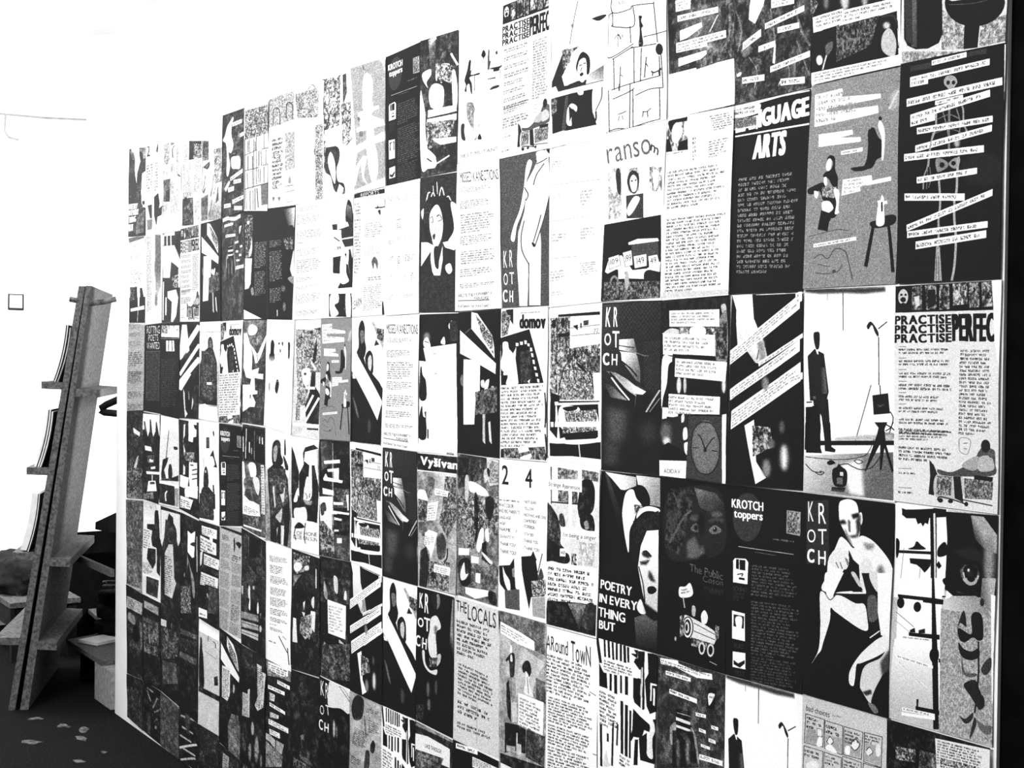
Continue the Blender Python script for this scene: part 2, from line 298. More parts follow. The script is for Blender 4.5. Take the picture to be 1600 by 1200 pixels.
# ------------------------------------------------------------------ the posters: each print is drawn here in code
# every print is a list of shapes in poster units (0..1000 across, 0..1000 down); greys 0..99
PRINTS = r'''
@bottle 97 165 220
P 84 -11,524 1015,672 1002,998 13,1008
M 84 45 22.6 1 399,665 622,830 626,983 409,961
M 84 45 22.6 2 772,821 1011,795 1002,988 763,993
M 84 50 22.6 3 16,913 600,1000 601,1040 19,994
P 3 16,344 398,399 412,850 380,906 273,931 151,918 69,880 33,825
G 40 2 129,666 401,706 98,356 152,364 164,905 110,897
P 22 16,344 98,356 123,878 54,848
E 3 706,669 982,708 711,838
P 3 621,789 765,810 749,996 620,987
P 85 418,402 997,484 987,658 864,691 562,648 438,599
P 3 452,622 959,644 893,737 563,689
S 3.1 50 467,644 699,668 918,658
@skel 3 164 357
P 22 95,16 309,16 310,45 103,40
P 22 657,6 835,7 836,29 662,26
P 96 989,6 1015,6 1006,74 1005,134 1019,207 1011,303 1025,413 1015,503 1011,503
F 18.9 12 824,523 1032,535 828,597
O 66 441,110 465,94 513,94 555,107 570,130 550,144 537,155 489,152 468,140 448,129
E 12 483,123 500,124 484,132
E 12 535,127 552,128 536,136
P 60 485,148 537,150 532,170 494,169
S 10.1 52 483,163 500,240 499,340 504,447
S 8.2 66 415,195 375,230 372,312 327,379 303,480
S 7.6 62 594,210 630,250 640,312 683,365
S 5 50 431,234 477,313 493,358
S 5 55 569,245 606,310 589,371 577,402
S 5 46 392,276 502,265 598,291
S 5 46 379,306 503,296 627,324
S 5 46 367,337 505,328 629,355
F 6.3 70 577,395 607,397 578,414
P 97 315,10 650,4 652,27 316,33
B 42 1 327,13 640,6 328,31
P 97 100,66 864,53 865,81 101,95
B 42 1 112,70 853,55 113,93
P 97 101,82 284,82 285,111 102,111
B 42 1 113,86 272,84 114,109
P 97 70,162 978,143 980,176 71,197
B 42 1 82,167 968,146 83,194
P 97 360,194 627,187 628,206 360,213
B 42 1 371,197 616,189 372,212
P 97 112,236 874,186 875,217 114,268
B 42 1 124,240 863,189 125,265
P 97 114,261 362,251 364,280 115,291
B 42 1 125,265 351,254 126,288
P 97 183,300 903,299 905,327 185,330
B 42 1 195,304 893,302 196,327
P 97 170,379 899,337 900,366 171,409
B 42 1 182,383 889,340 183,407
O 56 373,457 414,450 485,471 493,493 445,506 389,509
O 60 499,478 553,459 607,462 602,490 569,507 520,495
E 8 437,482 462,483 437,494
E 8 547,481 569,482 548,491
S 5.7 60 387,458 396,503
S 10.7 70 594,458 584,533 581,602 563,652 567,727 584,791 588,868 578,943 560,994
S 9.5 66 404,523 423,619 425,670 414,721 418,798 410,862
S 6.3 62 346,335 314,403 296,478 263,521 254,579
S 3.8 50 296,485 292,536 287,580
S 3.8 50 318,486 327,538 308,575
P 66 396,842 434,843 464,996 388,994
S 1.9 8 405,887 404,990
S 1.9 8 425,888 433,991
P 97 59,410 828,420 830,451 61,443
B 42 1 71,415 818,423 73,440
P 97 188,522 771,513 772,540 190,551
B 42 1 200,526 760,515 201,548
P 97 68,589 660,619 662,651 69,622
B 42 1 80,594 650,622 81,619
P 97 92,733 921,613 922,642 94,763
B 42 1 104,737 911,616 105,760
P 97 98,763 883,748 884,777 99,793
B 42 1 110,766 872,751 111,790
P 97 188,812 872,787 874,820 189,847
B 42 1 199,817 861,790 201,844
@practise 88 164 352
P 97 921,-1 1011,2 1003,383 954,249
P 6 -1,0 915,2 934,127 2,123
M 70 8 19.2 3 168,8 268,4 270,114 170,115
M 75 8 17.9 4 296,5 408,5 411,114 313,115
M 80 10 19.2 5 435,6 531,6 534,116 438,117
M 85 10 23 6 564,4 697,3 700,98 567,101
M 75 8 16.6 7 704,4 807,5 811,113 720,114
M 85 10 16.6 8 826,6 915,5 925,112 836,113
E 80 79,51 131,52 79,87
E 10 79,64 108,65 79,76
E 10 59,41 73,41 59,46
E 10 103,42 116,42 103,47
P 10 9,92 82,77 155,95 156,124 2,123
P 85 190,54 240,49 249,94 213,103
P 12 325,25 394,24 410,91 327,112
T 5 2,139 555,140 3,178 10|PRACTISE
T 5 3,183 556,183 4,220 10|PRACTISE
T 5 4,225 557,226 5,263 10|PRACTISE
T 5 564,140 1038,143 567,259 10|PERFECT
P 97 934,133 1015,135 1005,274 953,268
B 8 2 42,288 586,290 43,318
B 8 2 43,341 560,342 44,371
B 8 2 45,398 582,398 45,428
B 8 2 46,451 594,450 46,484
B 8 2 47,504 510,504 47,534
B 8 2 48,558 559,554 48,588
B 8 2 49,611 554,605 50,641
B 8 4 50,665 582,656 51,715
B 25 22 633,294 943,295 640,673
L 2.6 40 42,281 116,282
L 2.6 40 43,334 117,334
L 2.6 40 44,388 118,387
L 2.6 40 45,442 119,442
L 2.6 40 46,494 120,493
L 2.6 40 48,548 121,546
B 8 2 47,656 589,654 47,686
B 8 4 49,740 585,734 50,810
B 8 1 51,861 238,856 51,874
B 8 1 48,949 240,945 49,964
L 2.6 45 51,847 186,841
L 2.6 45 53,935 188,931
S 1.9 30 644,696 671,683 750,693 732,747 699,755 652,741 644,696
S 2.6 20 685,708 724,706
S 2.6 20 692,730 718,732
P 15 365,794 408,815 443,853 430,892 411,952 359,949 374,869
O 78 430,860 595,852 689,860 678,944 432,958
M 78 20 8.9 9 444,862 581,859 577,943 432,948
O 35 443,833 567,840 674,816 779,780 855,721 958,729 972,784 961,835 702,853 485,857
O 70 674,804 805,760 857,789 780,824
O 75 831,765 933,755 960,810 832,822
E 15 887,713 928,712 888,741
E 40 939,742 972,741 940,761
P 12 788,843 955,844 949,863 788,862
P 15 595,858 662,855 692,968 611,954
M 75 25 8.9 10 696,860 956,863 952,941 705,949
S 5.8 20 446,970 474,955 598,961 732,976
S 5.1 25 692,956 953,966
E 12 474,971 499,970 475,981
E 12 571,969 595,968 571,978
E 12 719,973 737,972 719,983
@eye 80 162 350
P 97 -1,0 532,-7 552,391 14,436
P 4 512,10 1005,0 1010,114 1003,353 524,393 534,131
G 4 70 830,177 947,143 753,14 874,13 1009,89 1000,165 881,148 800,114
F 16.1 60 937,201 989,197 943,314
Q 5.8 46 667,259 713,233 820,232 855,264 831,307 752,323 690,302
O 3 700,253 746,231 827,238 829,273 784,301 723,293
F 5.2 16 762,268 791,266 763,283
S 6.4 82 701,269 723,300 771,312 824,298 842,272
F 3.2 97 748,254 760,253 748,262
Q 6.4 30 624,340 719,345 852,328 840,348 653,363
Q 9 14 586,180 775,148 883,179 845,214 711,204
P 80 528,354 572,383 558,390 524,393
P 4 69,17 107,22 232,15 377,4 405,-1 518,0 514,34 250,55 118,62 71,48
P 4 213,57 351,46 339,77 309,72 289,90 266,74 237,83
P 4 358,42 422,39 448,400 391,404
P 90 389,24 409,23 441,400 427,401
O 4 13,164 52,176 42,237 20,246
P 4 40,214 376,198 377,211 41,227
O 4 144,203 202,186 229,161 274,175 318,192
O 4 446,177 514,146 539,197 449,216
P 4 162,243 379,234 374,264 347,283 319,298 282,281 237,268 171,266
P 4 430,254 457,235 487,256 460,271
L 1.9 40 99,200 65,418
L 1.9 40 275,281 255,409
P 4 65,415 544,385 545,391 66,432
P 97 56,343 519,307 502,402 524,945 75,952
G 97 80 64,639 89,928 47,626 440,630 474,994 -4,998
P 4 54,418 424,405 518,404 519,426 418,431 64,435
P 97 88,433 315,425 316,440 90,450
E 4 90,455 128,452 92,480
E 4 262,459 300,456 263,482
P 4 394,316 418,315 481,655 512,989 459,995 433,745
P 4 187,583 493,564 495,586 189,598
P 4 198,571 245,556 255,577 199,582
P 4 286,563 348,550 350,571 287,577
P 97 119,605 414,589 415,602 120,618
B 42 1 132,605 402,592 133,615
P 97 69,697 438,709 439,723 71,712
B 42 1 83,698 426,712 84,709
S 2.1 10 44,500 237,553
L 1.4 40 48,541 199,582
P 97 89,729 383,812 384,817 89,735
B 42 1 102,728 371,814 102,733
O 4 406,648 448,623 488,640 485,676 437,695 405,677
P 4 490,672 531,667 532,685 491,689
P 4 281,912 521,904 523,925 282,930
P 4 286,879 307,877 306,913 289,915
P 97 146,933 469,924 470,939 148,949
B 42 1 159,934 457,927 160,946
P 97 140,958 470,938 471,952 142,972
O 4 519,307 716,292 820,284 895,320 809,355 720,359 614,350 521,336
G 4 75 748,332 953,315 878,279 1001,270 980,431 869,371
O 72 701,293 761,288 834,283 821,308 762,320 709,307
O 4 738,290 812,284 798,300 762,304
P 95 545,359 662,396 753,409 527,429
G 85 55 511,416 938,317 518,408 600,380 824,361 898,376 944,414 976,480 514,466
M 82 55 7.2 31 497,446 981,438 1002,992 514,1016
P 97 961,343 1005,346 993,492 1029,543 993,595 1003,791 991,819
O 15 655,524 696,450 725,440 744,502 714,497 683,493
O 10 785,456 828,431 887,446 900,535 857,554 805,545 733,573 680,564 670,516 790,532
O 12 674,579 720,602 794,608 859,588 868,622 797,646 723,644 684,620
O 40 708,645 741,704 843,700 830,715 757,723 711,701
S 7.2 10 857,560 864,670 860,732 850,809 839,871
O 25 892,667 927,636 976,617 978,665 930,697 893,688
O 15 730,761 831,729 876,765 921,800 923,834 881,853 836,831 791,802
O 60 890,763 975,733 976,767 906,789
O 20 702,902 754,909 824,873 812,909 755,930
O 45 862,903 927,914 998,912 972,949 901,945
O 20 840,892 856,924 802,992 814,943
E 18 884,384 904,382 885,401
@darkslip 3 164 280
M 80 10 14.3 40 90,142 291,126 293,199 92,214
M 60 10 17.9 41 329,120 499,119 503,290 319,321
P 92 482,31 1003,7 999,295 510,288
B 5 9 505,36 942,26 500,173
B 5 6 538,130 944,120 533,248
@band 4 144 294
P 95 950,476 1037,485 1007,999 983,996
M 70 10 30.6 50 -45,495 94,571 15,640 -47,602
F 11.5 75 392,594 440,599 393,641
F 11.5 65 613,602 648,606 614,649
F 11.5 50 180,580 212,583 180,618
P 97 23,640 963,631 973,702 806,708 30,723
B 30 3 54,644 947,641 62,703
M 55 4 16.8 51 298,716 774,705 681,860 298,905
O 75 809,818 888,787 954,858 933,943 811,898
F 7.6 80 855,768 895,772 856,788
S 10.7 20 806,716 934,729 993,822 988,901
S 9.2 80 219,810 171,876 139,928
F 3.8 95 99,876 138,880 99,903
O 40 171,805 251,790 251,829 187,861
P 97 -12,935 997,938 1015,996 507,996 3,1000
B 30 3 43,941 965,946 35,988
P 97 973,710 1005,714 1014,952 989,941
@figures 58 143 329
Q 8.2 70 907,115 982,94 993,177 912,198
S 9.6 80 982,108 896,183
P 97 42,48 367,43 378,67 363,84 800,105 801,126 193,127 195,145 773,158 779,193 682,196 58,206
B 60 5 59,49 578,57 73,193
P 97 112,246 497,251 507,273 355,279 592,293 597,314 118,308
P 97 377,344 618,343 619,362 378,364
B 42 1 390,347 605,344 391,363
O 8 694,263 733,259 782,304 813,320 844,329 833,396 773,412 752,431 715,449 637,444 666,405 677,344 672,275
E 10 801,221 820,223 802,230
O 88 779,256 800,230 840,260 858,310 849,411 826,409 821,320
O 12 496,435 574,433 698,434 669,453 544,452
O 95 218,392 249,369 275,392 262,426 230,431 211,413
O 8 216,374 256,357 311,373 319,430 355,474 345,536 293,505 241,467 183,456 205,437 270,427 292,393 257,373
O 10 13,510 79,496 185,485 229,515 295,519 360,523 369,633 324,665 274,649 236,585 193,569 148,524 83,535 24,532
O 90 192,464 224,462 233,501 203,496
M 80 30 9.6 60 179,505 343,515 331,569 184,554
O 88 186,582 268,580 320,617 257,638 199,624
O 92 312,527 377,537 376,620 386,641 338,645 349,591
O 90 90,521 140,531 126,558 97,550
P 7 182,620 281,639 307,657 277,683 265,727 150,712
P 97 412,484 725,481 734,507 929,499 933,519 605,530 611,550 403,561
B 60 4 428,485 702,485 426,554
P 97 107,782 579,765 580,782 109,800
B 42 1 121,785 567,766 122,799
O 10 724,703 806,694 895,678 976,682 985,709 942,726 809,734 733,724
O 92 837,580 860,598 861,611 891,609 892,626 862,631 867,717 785,716 799,628 793,607 823,602
S 6.8 8 839,616 841,656
P 6 740,717 771,722 708,913 670,908
P 6 898,728 927,729 990,946 954,945
S 4.1 30 115,854 194,836 277,859 353,815 465,832 517,907 553,967
S 4.1 35 167,883 232,892 297,900
S 4.1 35 138,923 268,933 394,923 438,891
S 4.1 35 54,742 185,734 377,722 488,733
F 4.1 30 347,922 369,922 347,928
P 96 1004,937 1026,954 1021,985 1002,991
@studio 98 144 328
Q 9.6 25 0,-2 898,4 905,24 673,30 440,23 199,23 17,13
P 96 898,1 1000,-1 995,324 957,151
S 4.8 30 448,16 449,203
S 4.8 70 272,27 272,55
S 4.8 12 825,197 913,166
O 10 704,183 742,163 787,184 825,217 818,234 788,214 757,180 720,200
L 4.8 30 825,237 827,459
L 4.8 40 744,463 570,750
L 4.8 15 838,462 845,505
P 8 759,510 923,497 943,590 775,601
M 40 8 5.5 70 812,553 886,548 894,561 812,566
S 4.8 25 946,583 975,616 932,690
O 10 118,216 151,209 184,216 185,265 172,293 144,293 119,251
P 12 127,293 234,317 284,502 276,516 260,545 71,549 49,329
G 12 40 186,427 235,426 194,384 242,384 268,509 186,518
P 95 139,297 168,295 172,321 155,318
P 40 104,527 137,526 146,561 113,555
P 12 104,541 276,537 293,634 305,753 245,755 203,623 187,609 188,757 172,750
P 6 21,578 170,571 196,672 188,757 14,763
P 95 21,557 96,555 96,578 21,582
P 6 29,555 96,552 96,558 29,561
F 6.9 45 917,697 1005,694 917,714
Q 8.2 75 350,723 708,697 975,685 976,715 350,737
P 6 14,749 990,715 990,729 14,767
P 96 -3,779 993,729 985,991 -6,1000
P 6 14,749 993,721 990,736 14,772
G 85 45 40,870 680,1018 6,822 976,769 985,993 -4,1000
Q 13.7 92 414,854 648,810 679,991 525,986
P 6 13,658 187,653 188,793 6,793
P 6 22,658 187,653 196,779 213,803 23,807
P 7 228,652 301,650 318,767 366,780 358,794 245,791
P 7 828,661 887,659 902,732 984,855 962,863 888,753 859,858 841,855 846,734 694,872 686,866 813,689
P 7 783,636 917,632 887,666 828,661
S 5.5 10 887,639 961,657 993,671
S 4.8 15 902,672 946,658 975,630
S 3.4 15 23,828 366,828 586,812 708,787 783,716
S 4.8 20 23,864 107,895 205,898
S 4.8 20 398,854 493,843 555,854 648,864 769,845 858,781
S 3.4 10 571,826 617,838 663,826 602,818 571,826
S 4.1 10 140,901 197,909 238,896 189,892
O 8 270,846 318,832 366,845 302,857
O 6 335,878 383,862 398,848 438,860 493,881 494,933 462,955 367,956 335,927
P 85 418,885 454,885 453,904 418,903
P 45 383,914 446,911 447,945 383,945
G 5 50 399,958 399,993 327,962 478,958 463,982 319,983
@krotch 3 139 326
P 20 49,38 307,21 314,331 51,351
T 99 71,42 138,38 72,140 3|K
T 99 190,43 280,39 195,143 3|R
T 99 58,180 162,173 62,245 3|O
T 99 189,170 291,164 190,245 3|T
T 99 62,277 143,272 62,343 6|C
T 99 190,275 273,273 191,344 4|H
O 95 424,31 463,13 541,5 611,21 637,71 652,148 634,194 597,230 549,213 500,177 435,122 421,77
O 95 637,71 667,63 676,101 657,121
Q 6.9 12 427,116 482,106 506,124 435,132
Q 5.5 8 559,78 636,64 645,83 576,97
Q 4.1 35 521,103 545,109 550,161 531,162
Q 5.5 35 532,181 610,170 640,148 634,181 564,189
Q 6.9 20 607,105 652,70 655,147 626,175
Q 5.5 55 483,145 524,175 581,231 549,220 500,184
O 93 437,194 501,203 565,232 597,230 657,173 780,185 904,234 982,281 1023,342 1031,407 280,472 295,387 310,304 374,259
P 4 597,230 534,248 583,291 647,312 668,425 700,436 589,445 523,383 461,456 379,463 505,323 528,301 534,248
O 88 663,305 723,274 786,295 789,361 700,429 665,358
O 90 318,303 374,259 454,246 527,268 536,308 506,344 409,344 343,336
S 3.4 10 392,318 425,343
S 3.4 10 440,315 466,343
S 3.4 10 496,290 524,322
S 3.4 10 512,293 533,314
Q 9.6 60 689,204 811,202 782,230 721,234
F 13.8 45 881,354 919,351 884,413
O 94 276,380 485,363 388,462 353,504 297,494
P 4 485,363 574,356 646,395 699,428 434,459 379,471
O 80 565,357 609,353 681,407 646,410
P 8 678,348 858,334 875,480 908,612 778,610 729,508 734,433
O 86 764,341 858,334 863,422 784,384
O 40 753,461 839,446 870,541 776,565
P 95 849,334 1007,322 1020,631 909,620 868,518
O 92 213,485 269,477 325,499 434,474 615,496 720,494 759,566 761,612 673,613 510,583 382,556 335,545 327,608 254,719 227,762 179,792 112,840 198,757 215,619
S 3.8 30 278,480 334,506 398,477
O 92 557,870 573,820 678,737 833,658 918,627 968,614 1021,639 1006,671 872,724 698,774 645,788 629,853 613,891 576,892
P 4 631,893 664,810 751,768 701,837 686,903
O 85 734,786 907,727 1005,663 1010,739 929,810 846,891 814,951 850,970 796,953 722,914 685,879
Q 7.7 30 908,750 1006,678 1004,770 929,810
Q 4.6 20 713,911 810,887 820,906 759,922
S 5.4 92 789,644 891,603
S 4.6 5 779,633 882,596
O 50 778,955 850,954 895,980 852,994
@comic 82 134 292
T 15 48,50 333,52 45,82 1|bad choices
T 25 368,61 475,59 364,74 0|by Mer
K 3.4 12 42,100 268,103 253,254 31,260
K 3.4 12 277,106 490,110 485,262 272,257
K 3.4 12 505,110 724,109 712,255 499,260
K 3.4 12 743,108 947,103 941,265 740,264
P 66 58,177 250,168 233,249 41,254
P 70 289,181 478,176 474,255 281,251
P 70 515,162 710,153 697,249 508,254
P 70 756,163 933,156 928,258 749,258
E 92 212,178 254,172 213,204
K 2.6 10 179,161 244,160 242,200 184,204
E 92 337,209 375,203 338,231
S 3.4 10 299,218 336,187 379,207 338,230 299,218
O 95 203,205 242,209 233,252 176,253
O 95 309,234 356,228 423,262 291,259
E 92 637,189 685,182 637,218
S 4.3 10 590,186 636,159 689,181 637,219 591,204
O 95 526,213 572,206 573,249 517,248
E 92 803,200 843,194 803,222
E 92 903,181 932,177 904,215
S 3.4 10 766,200 803,178 843,198 803,221
B 12 3 56,109 258,109 52,178
B 12 2 289,122 477,124 287,176
B 12 4 516,123 710,123 512,197
B 12 3 754,117 938,112 749,164
K 3.4 12 28,278 257,277 251,425 17,433
K 3.4 12 272,279 480,280 474,427 267,432
K 3.4 12 495,269 712,272 708,418 489,425
K 3.4 12 735,273 941,269 934,427 730,423
E 92 131,373 208,362 132,399
B 12 2 36,290 254,290 34,334
B 12 3 286,290 475,289 283,342
B 12 3 508,284 705,282 506,336
@hand 22 118 284
M 32 8 45 1 -8,350 1004,443 1009,1012 8,996
S 9 45 13,486 87,597 37,711
S 7.5 42 480,515 537,685 521,817
S 12 50 787,529 897,689 988,765
S 6 50 198,756 307,841 273,934
S 6.7 48 646,799 737,882 685,973
S 6 45 825,727 899,823 990,936
S 7.5 30 39,800 165,886 114,970
F 15 45 896,539 968,546 896,584
P 97 218,430 407,448 389,484 275,578 190,547 201,474
S 3 40 247,545 258,561
P 85 537,714 512,816 548,827 555,716
O 90 31,833 84,827 84,845 31,848
O 40 81,708 178,665 215,728 127,750
P 97 488,467 786,468 787,514 489,512
B 42 2 503,473 772,472 503,508
P 97 406,589 914,535 914,568 406,622
B 42 1 420,594 899,537 421,619
P 97 572,625 851,623 852,656 572,658
B 42 1 586,630 837,625 587,656
P 97 107,668 356,613 357,655 108,709
B 42 1 121,674 342,616 122,706
P 97 322,707 546,695 546,728 323,740
B 42 1 336,712 531,697 337,738
P 97 485,834 989,796 989,830 486,868
B 42 1 500,839 974,799 500,865
P 97 102,859 411,869 412,904 103,894
B 42 1 117,864 397,871 117,892
P 97 621,915 932,934 932,971 622,953
B 42 1 635,921 918,937 636,950
P 90 612,929 639,925 586,956
@language 5 119 304
P 85 325,-20 985,5 986,12 326,-10
P 15 6,-23 335,-9 336,11 10,1
T 99 55,37 985,39 59,126 10|LANGUAGE
P 95 318,5 380,8 344,135 317,132
P 88 6,-16 362,0 366,70 323,93 325,120 20,109
B 30 2 10,-12 362,7 11,29
S 8.4 10 9,53 158,57 339,57
M 75 20 4.2 9 18,43 321,66 324,113 20,99
B 40 3 13,63 322,72 15,108
P 97 40,141 987,168 988,177 41,149
T 99 319,170 727,180 299,288 10|ARTS
B 60 19 101,371 922,393 93,892
@diag 4 116 304
G 97 80 166,21 237,356 3,-1 299,0 331,127 469,248 519,330 439,365 356,356 233,292 113,301 77,152 71,76
F 10.5 90 387,266 481,266 390,320
Q 8.8 60 373,238 469,248 496,339 439,365
S 5.3 30 400,293 379,338
S 3.5 97 360,4 1003,6
P 97 -22,298 958,11 959,84 -16,372
B 42 4 -2,306 940,19 3,364
P 97 901,8 987,-8 988,46 902,63
B 42 2 919,15 969,-3 920,57
P 97 6,496 962,241 963,299 11,555
B 42 3 26,503 944,247 30,549
P 97 403,353 1006,207 1006,230 405,377
B 42 1 422,356 988,210 423,374
P 97 35,612 975,353 977,449 43,709
B 42 5 55,623 958,364 61,698
P 97 821,427 1003,405 1003,440 822,462
B 42 2 839,431 985,409 839,458
P 97 231,685 362,652 378,726 409,870 544,950 404,987
M 80 4 21.1 5 340,683 582,688 631,789 362,845
F 14 60 546,900 602,898 549,949
F 17.5 92 771,840 823,839 773,910
F 10.5 45 608,773 653,772 609,798
F 10.5 40 739,686 775,685 740,720
F 8.8 55 503,463 553,463 504,498
@toppers 4 120 307
E 24 282,157 481,148 285,283
T 99 71,70 492,72 72,115 7|KROTCH
T 99 102,132 486,131 103,179 6|toppers
P 70 798,97 974,99 971,218 795,213
O 25 843,118 931,123 942,175 888,195 832,180
M 75 20 10.8 6 809,101 970,103 966,209 804,209
B 60 1 625,245 971,242 625,259
L 3.6 75 167,315 889,314
L 2.7 50 392,331 667,332
P 97 96,393 120,379 270,373 304,389 297,504 99,506
P 4 137,383 175,381 177,434 138,432
P 4 185,383 263,381 265,435 186,435
S 5.4 10 158,462 229,453 218,466
P 5 178,475 258,474 259,485 178,486
T 30 99,526 290,522 100,549 1|SOUND
B 25 3 100,554 291,549 97,604
B 45 10 358,395 955,385 345,559
B 45 18 350,581 967,567 344,865
P 97 86,655 262,658 261,802 85,802
P 15 110,672 253,673 248,738 105,736
O 95 135,688 223,681 212,741 153,742
T 30 114,822 238,820 115,847 1|READ
P 97 96,869 267,863 269,948 93,951
P 6 109,913 169,926 258,900 259,918 193,946 110,936
T 30 118,967 260,962 118,989 1|TEST
B 40 10 344,869 948,849 336,1018
@slips 18 106 276
P 98 -12,751 982,730 1009,992 -12,1003
M 45 8 46.2 8 408,303 991,345 981,723 434,753
F 30.8 42 512,510 815,532 513,634
S 13.9 50 772,437 754,528 633,565
S 7.7 80 749,466 633,550
S 10.8 45 912,416 917,586 798,678
S 10.8 40 855,535 776,630 615,672
F 15.4 55 696,647 817,656 696,678
P 7 4,320 108,320 89,449 28,467 4,519
F 11.5 8 69,516 129,521 69,563
P 97 118,338 339,335 339,400 119,403
B 42 3 134,346 323,341 135,397
P 97 339,340 349,345 349,376 339,371
B 42 1 355,345 333,347 355,369
P 97 145,426 751,416 752,451 145,461
B 42 1 161,431 735,419 161,458
P 97 179,513 511,488 522,515 290,563 180,571
P 97 119,580 872,559 873,603 119,623
B 42 2 135,586 856,563 135,619
P 97 119,613 594,609 594,632 119,636
B 42 1 135,617 578,610 135,635
P 97 154,670 584,653 591,675 514,696 154,716
B 85 12 29,832 343,816 29,974
@ransomtext 97 105 290
M 92 30 32.3 11 10,10 323,7 339,188 -9,181
P 8 11,20 65,9 323,10 311,30 135,28 57,72 33,51
O 88 96,45 190,32 249,85 173,139 90,123
P 7 -16,107 48,116 95,183 -9,182
P 7 200,140 334,129 339,188 177,184
O 92 272,37 326,41 332,110 277,96
B 33 1 -8,188 339,188 -7,201
B 24 7 653,160 949,155 648,255
B 33 6 400,124 493,122 412,260
B 19 7 655,25 977,24 727,112
B 33 8 14,-89 313,-97 19,-39
B 20 11 37,287 921,290 45,501
B 16 22 49,549 978,555 49,960
G 97 80 15,750 38,979 8,955 996,969 998,996 -2,992
@clock 6 106 285
M 18 4 37.4 12 -7,0 980,-2 985,142 12,189
O 75 888,49 947,44 964,78 913,95
O 55 902,95 972,97 980,340 827,339 822,193
M 60 10 24.3 13 820,138 973,133 980,340 827,330
O 80 39,180 145,158 276,169 302,194 39,189
M 85 15 24.3 14 275,155 821,166 823,220 277,212
O 90 454,159 653,162 654,209 456,205
P 95 128,57 865,69 869,162 131,148
B 45 4 155,67 854,80 157,134
P 96 26,184 811,206 815,320 189,302 181,311 30,305
B 45 4 53,199 787,220 48,286
O 92 17,334 150,316 229,336 125,364 101,470 50,548 25,606
P 8 176,321 827,330 828,348 177,345
P 96 224,326 980,353 961,457 219,431
B 45 4 242,336 957,357 232,421
F 4.7 85 286,479 322,478 287,526
F 4.7 80 376,478 401,478 377,525
F 5.6 88 938,475 966,475 940,520
P 97 130,528 886,539 885,634 133,638
P 97 39,606 277,607 278,660 107,658 108,687 41,684
B 45 5 130,537 846,544 128,643
P 16 27,674 470,637 452,864 31,801
F 18.7 45 97,751 176,748 99,809
F 9.4 85 112,799 170,797 112,823
O 88 330,649 368,639 369,677 331,687
O 90 358,725 409,714 423,770 360,782
O 92 373,805 450,798 464,854 401,866
P 5 32,830 138,803 375,848 452,883 453,892 34,898
P 26 445,647 920,643 933,998 418,993 415,903
E 45 687,814 898,807 691,961
S 6.5 14 476,821 510,730 596,686 682,677 791,691 877,758 896,812 881,886 800,944 691,961 580,944 503,881 476,821
E 48 687,814 860,809 691,946
S 6.5 10 687,828 624,765 578,747
S 5.6 10 687,828 770,775 818,759
L 4.7 15 501,822 588,820
L 5.6 12 784,829 856,832
E 10 687,828 711,827 687,841
P 97 920,634 983,628 987,1000 937,1000
P 97 -14,910 415,899 410,997 -12,998
T 25 68,956 326,950 69,980 1|ADIDAV
@loco 3 106 288
M 26 3 47.8 15 119,67 490,29 475,301 297,429 109,423 57,209
O 14 68,159 174,84 490,29 795,24 946,92 955,344 507,433 164,449 62,308
M 34 6 32.5 16 120,87 516,38 446,235 297,420 79,386
G 48 14 645,41 850,164 516,38 821,52 947,102 900,179 598,140
Q 11.5 42 412,344 527,298 606,350 583,418 429,430
F 7.7 40 536,201 613,196 536,218
F 7.7 38 850,164 936,159 851,180
O 42 468,263 537,230 615,246 603,269 526,278
F 3.8 5 546,254 571,253 546,267
Q 7.7 28 466,205 548,181 631,205 613,216 536,201
O 48 741,251 828,223 915,240 891,260 805,272 755,266
F 3.8 6 829,246 858,244 829,259
F 1.9 80 819,241 828,240 819,245
Q 7.7 30 727,204 826,179 950,186 950,200 827,198 740,217
S 11.5 40 160,361 341,222 469,166
S 9.6 36 201,83 311,155
Q 8.6 40 581,371 657,337 689,382 634,410 557,411
Q 9.6 30 661,136 724,114 849,116 750,160
Q 7.7 3 608,407 709,381 710,418 609,426
F 9.6 5 627,224 677,221 629,281
T 45 469,454 947,466 471,496 2|The Public
T 42 663,503 949,505 665,537 2|Coson
T 30 678,558 951,559 679,577 1|WAS ALWAYS
T 30 754,575 915,576 755,592 1|PRIVATE
O 92 323,597 409,585 481,560 527,609 477,637 333,649
B 25 2 345,605 487,583 354,633
L 6.7 75 381,645 407,701
O 88 391,750 520,747 849,791 851,846 778,868 525,861 395,845
E 5 458,806 540,798 461,867
E 90 458,806 525,799 461,861
E 8 453,806 502,802 455,850
E 85 445,807 479,804 447,839
E 8 440,808 458,806 441,827
L 3.8 20 547,773 850,805
L 3.8 20 549,816 851,833
O 92 647,717 696,689 742,717 724,757 661,763
O 75 517,681 564,686 558,734 514,729
M 80 8 13.4 17 338,755 403,739 408,854 343,870
M 70 8 13.4 18 848,754 909,757 899,823 851,828
M 75 5 13.4 19 512,853 827,858 828,895 514,900
E 85 666,898 712,894 668,932
E 5 666,898 692,896 667,921
E 85 791,895 841,889 793,930
E 5 791,895 821,891 792,919
F 2.9 80 278,886 294,884 279,899
S 3.8 80 781,956 880,964
@stripefig 26 105 272
M 30 18 23.4 20 -12,-5 1001,-6 1011,523 14,658
Q 10.9 42 5,150 146,71 470,56 273,172 11,298 9,267 272,141 351,93 127,100 15,156
P 96 37,13 306,-2 317,14 589,27 807,16 818,49 591,65 267,41 46,47
B 30 2 51,19 787,23 52,46
P 97 122,77 502,75 503,99 123,101
B 42 1 138,77 486,79 139,97
P 97 181,176 601,185 602,211 182,203
B 42 1 198,177 585,190 199,198
P 6 762,98 879,88 856,213 738,216
O 92 764,136 852,125 834,158 777,200
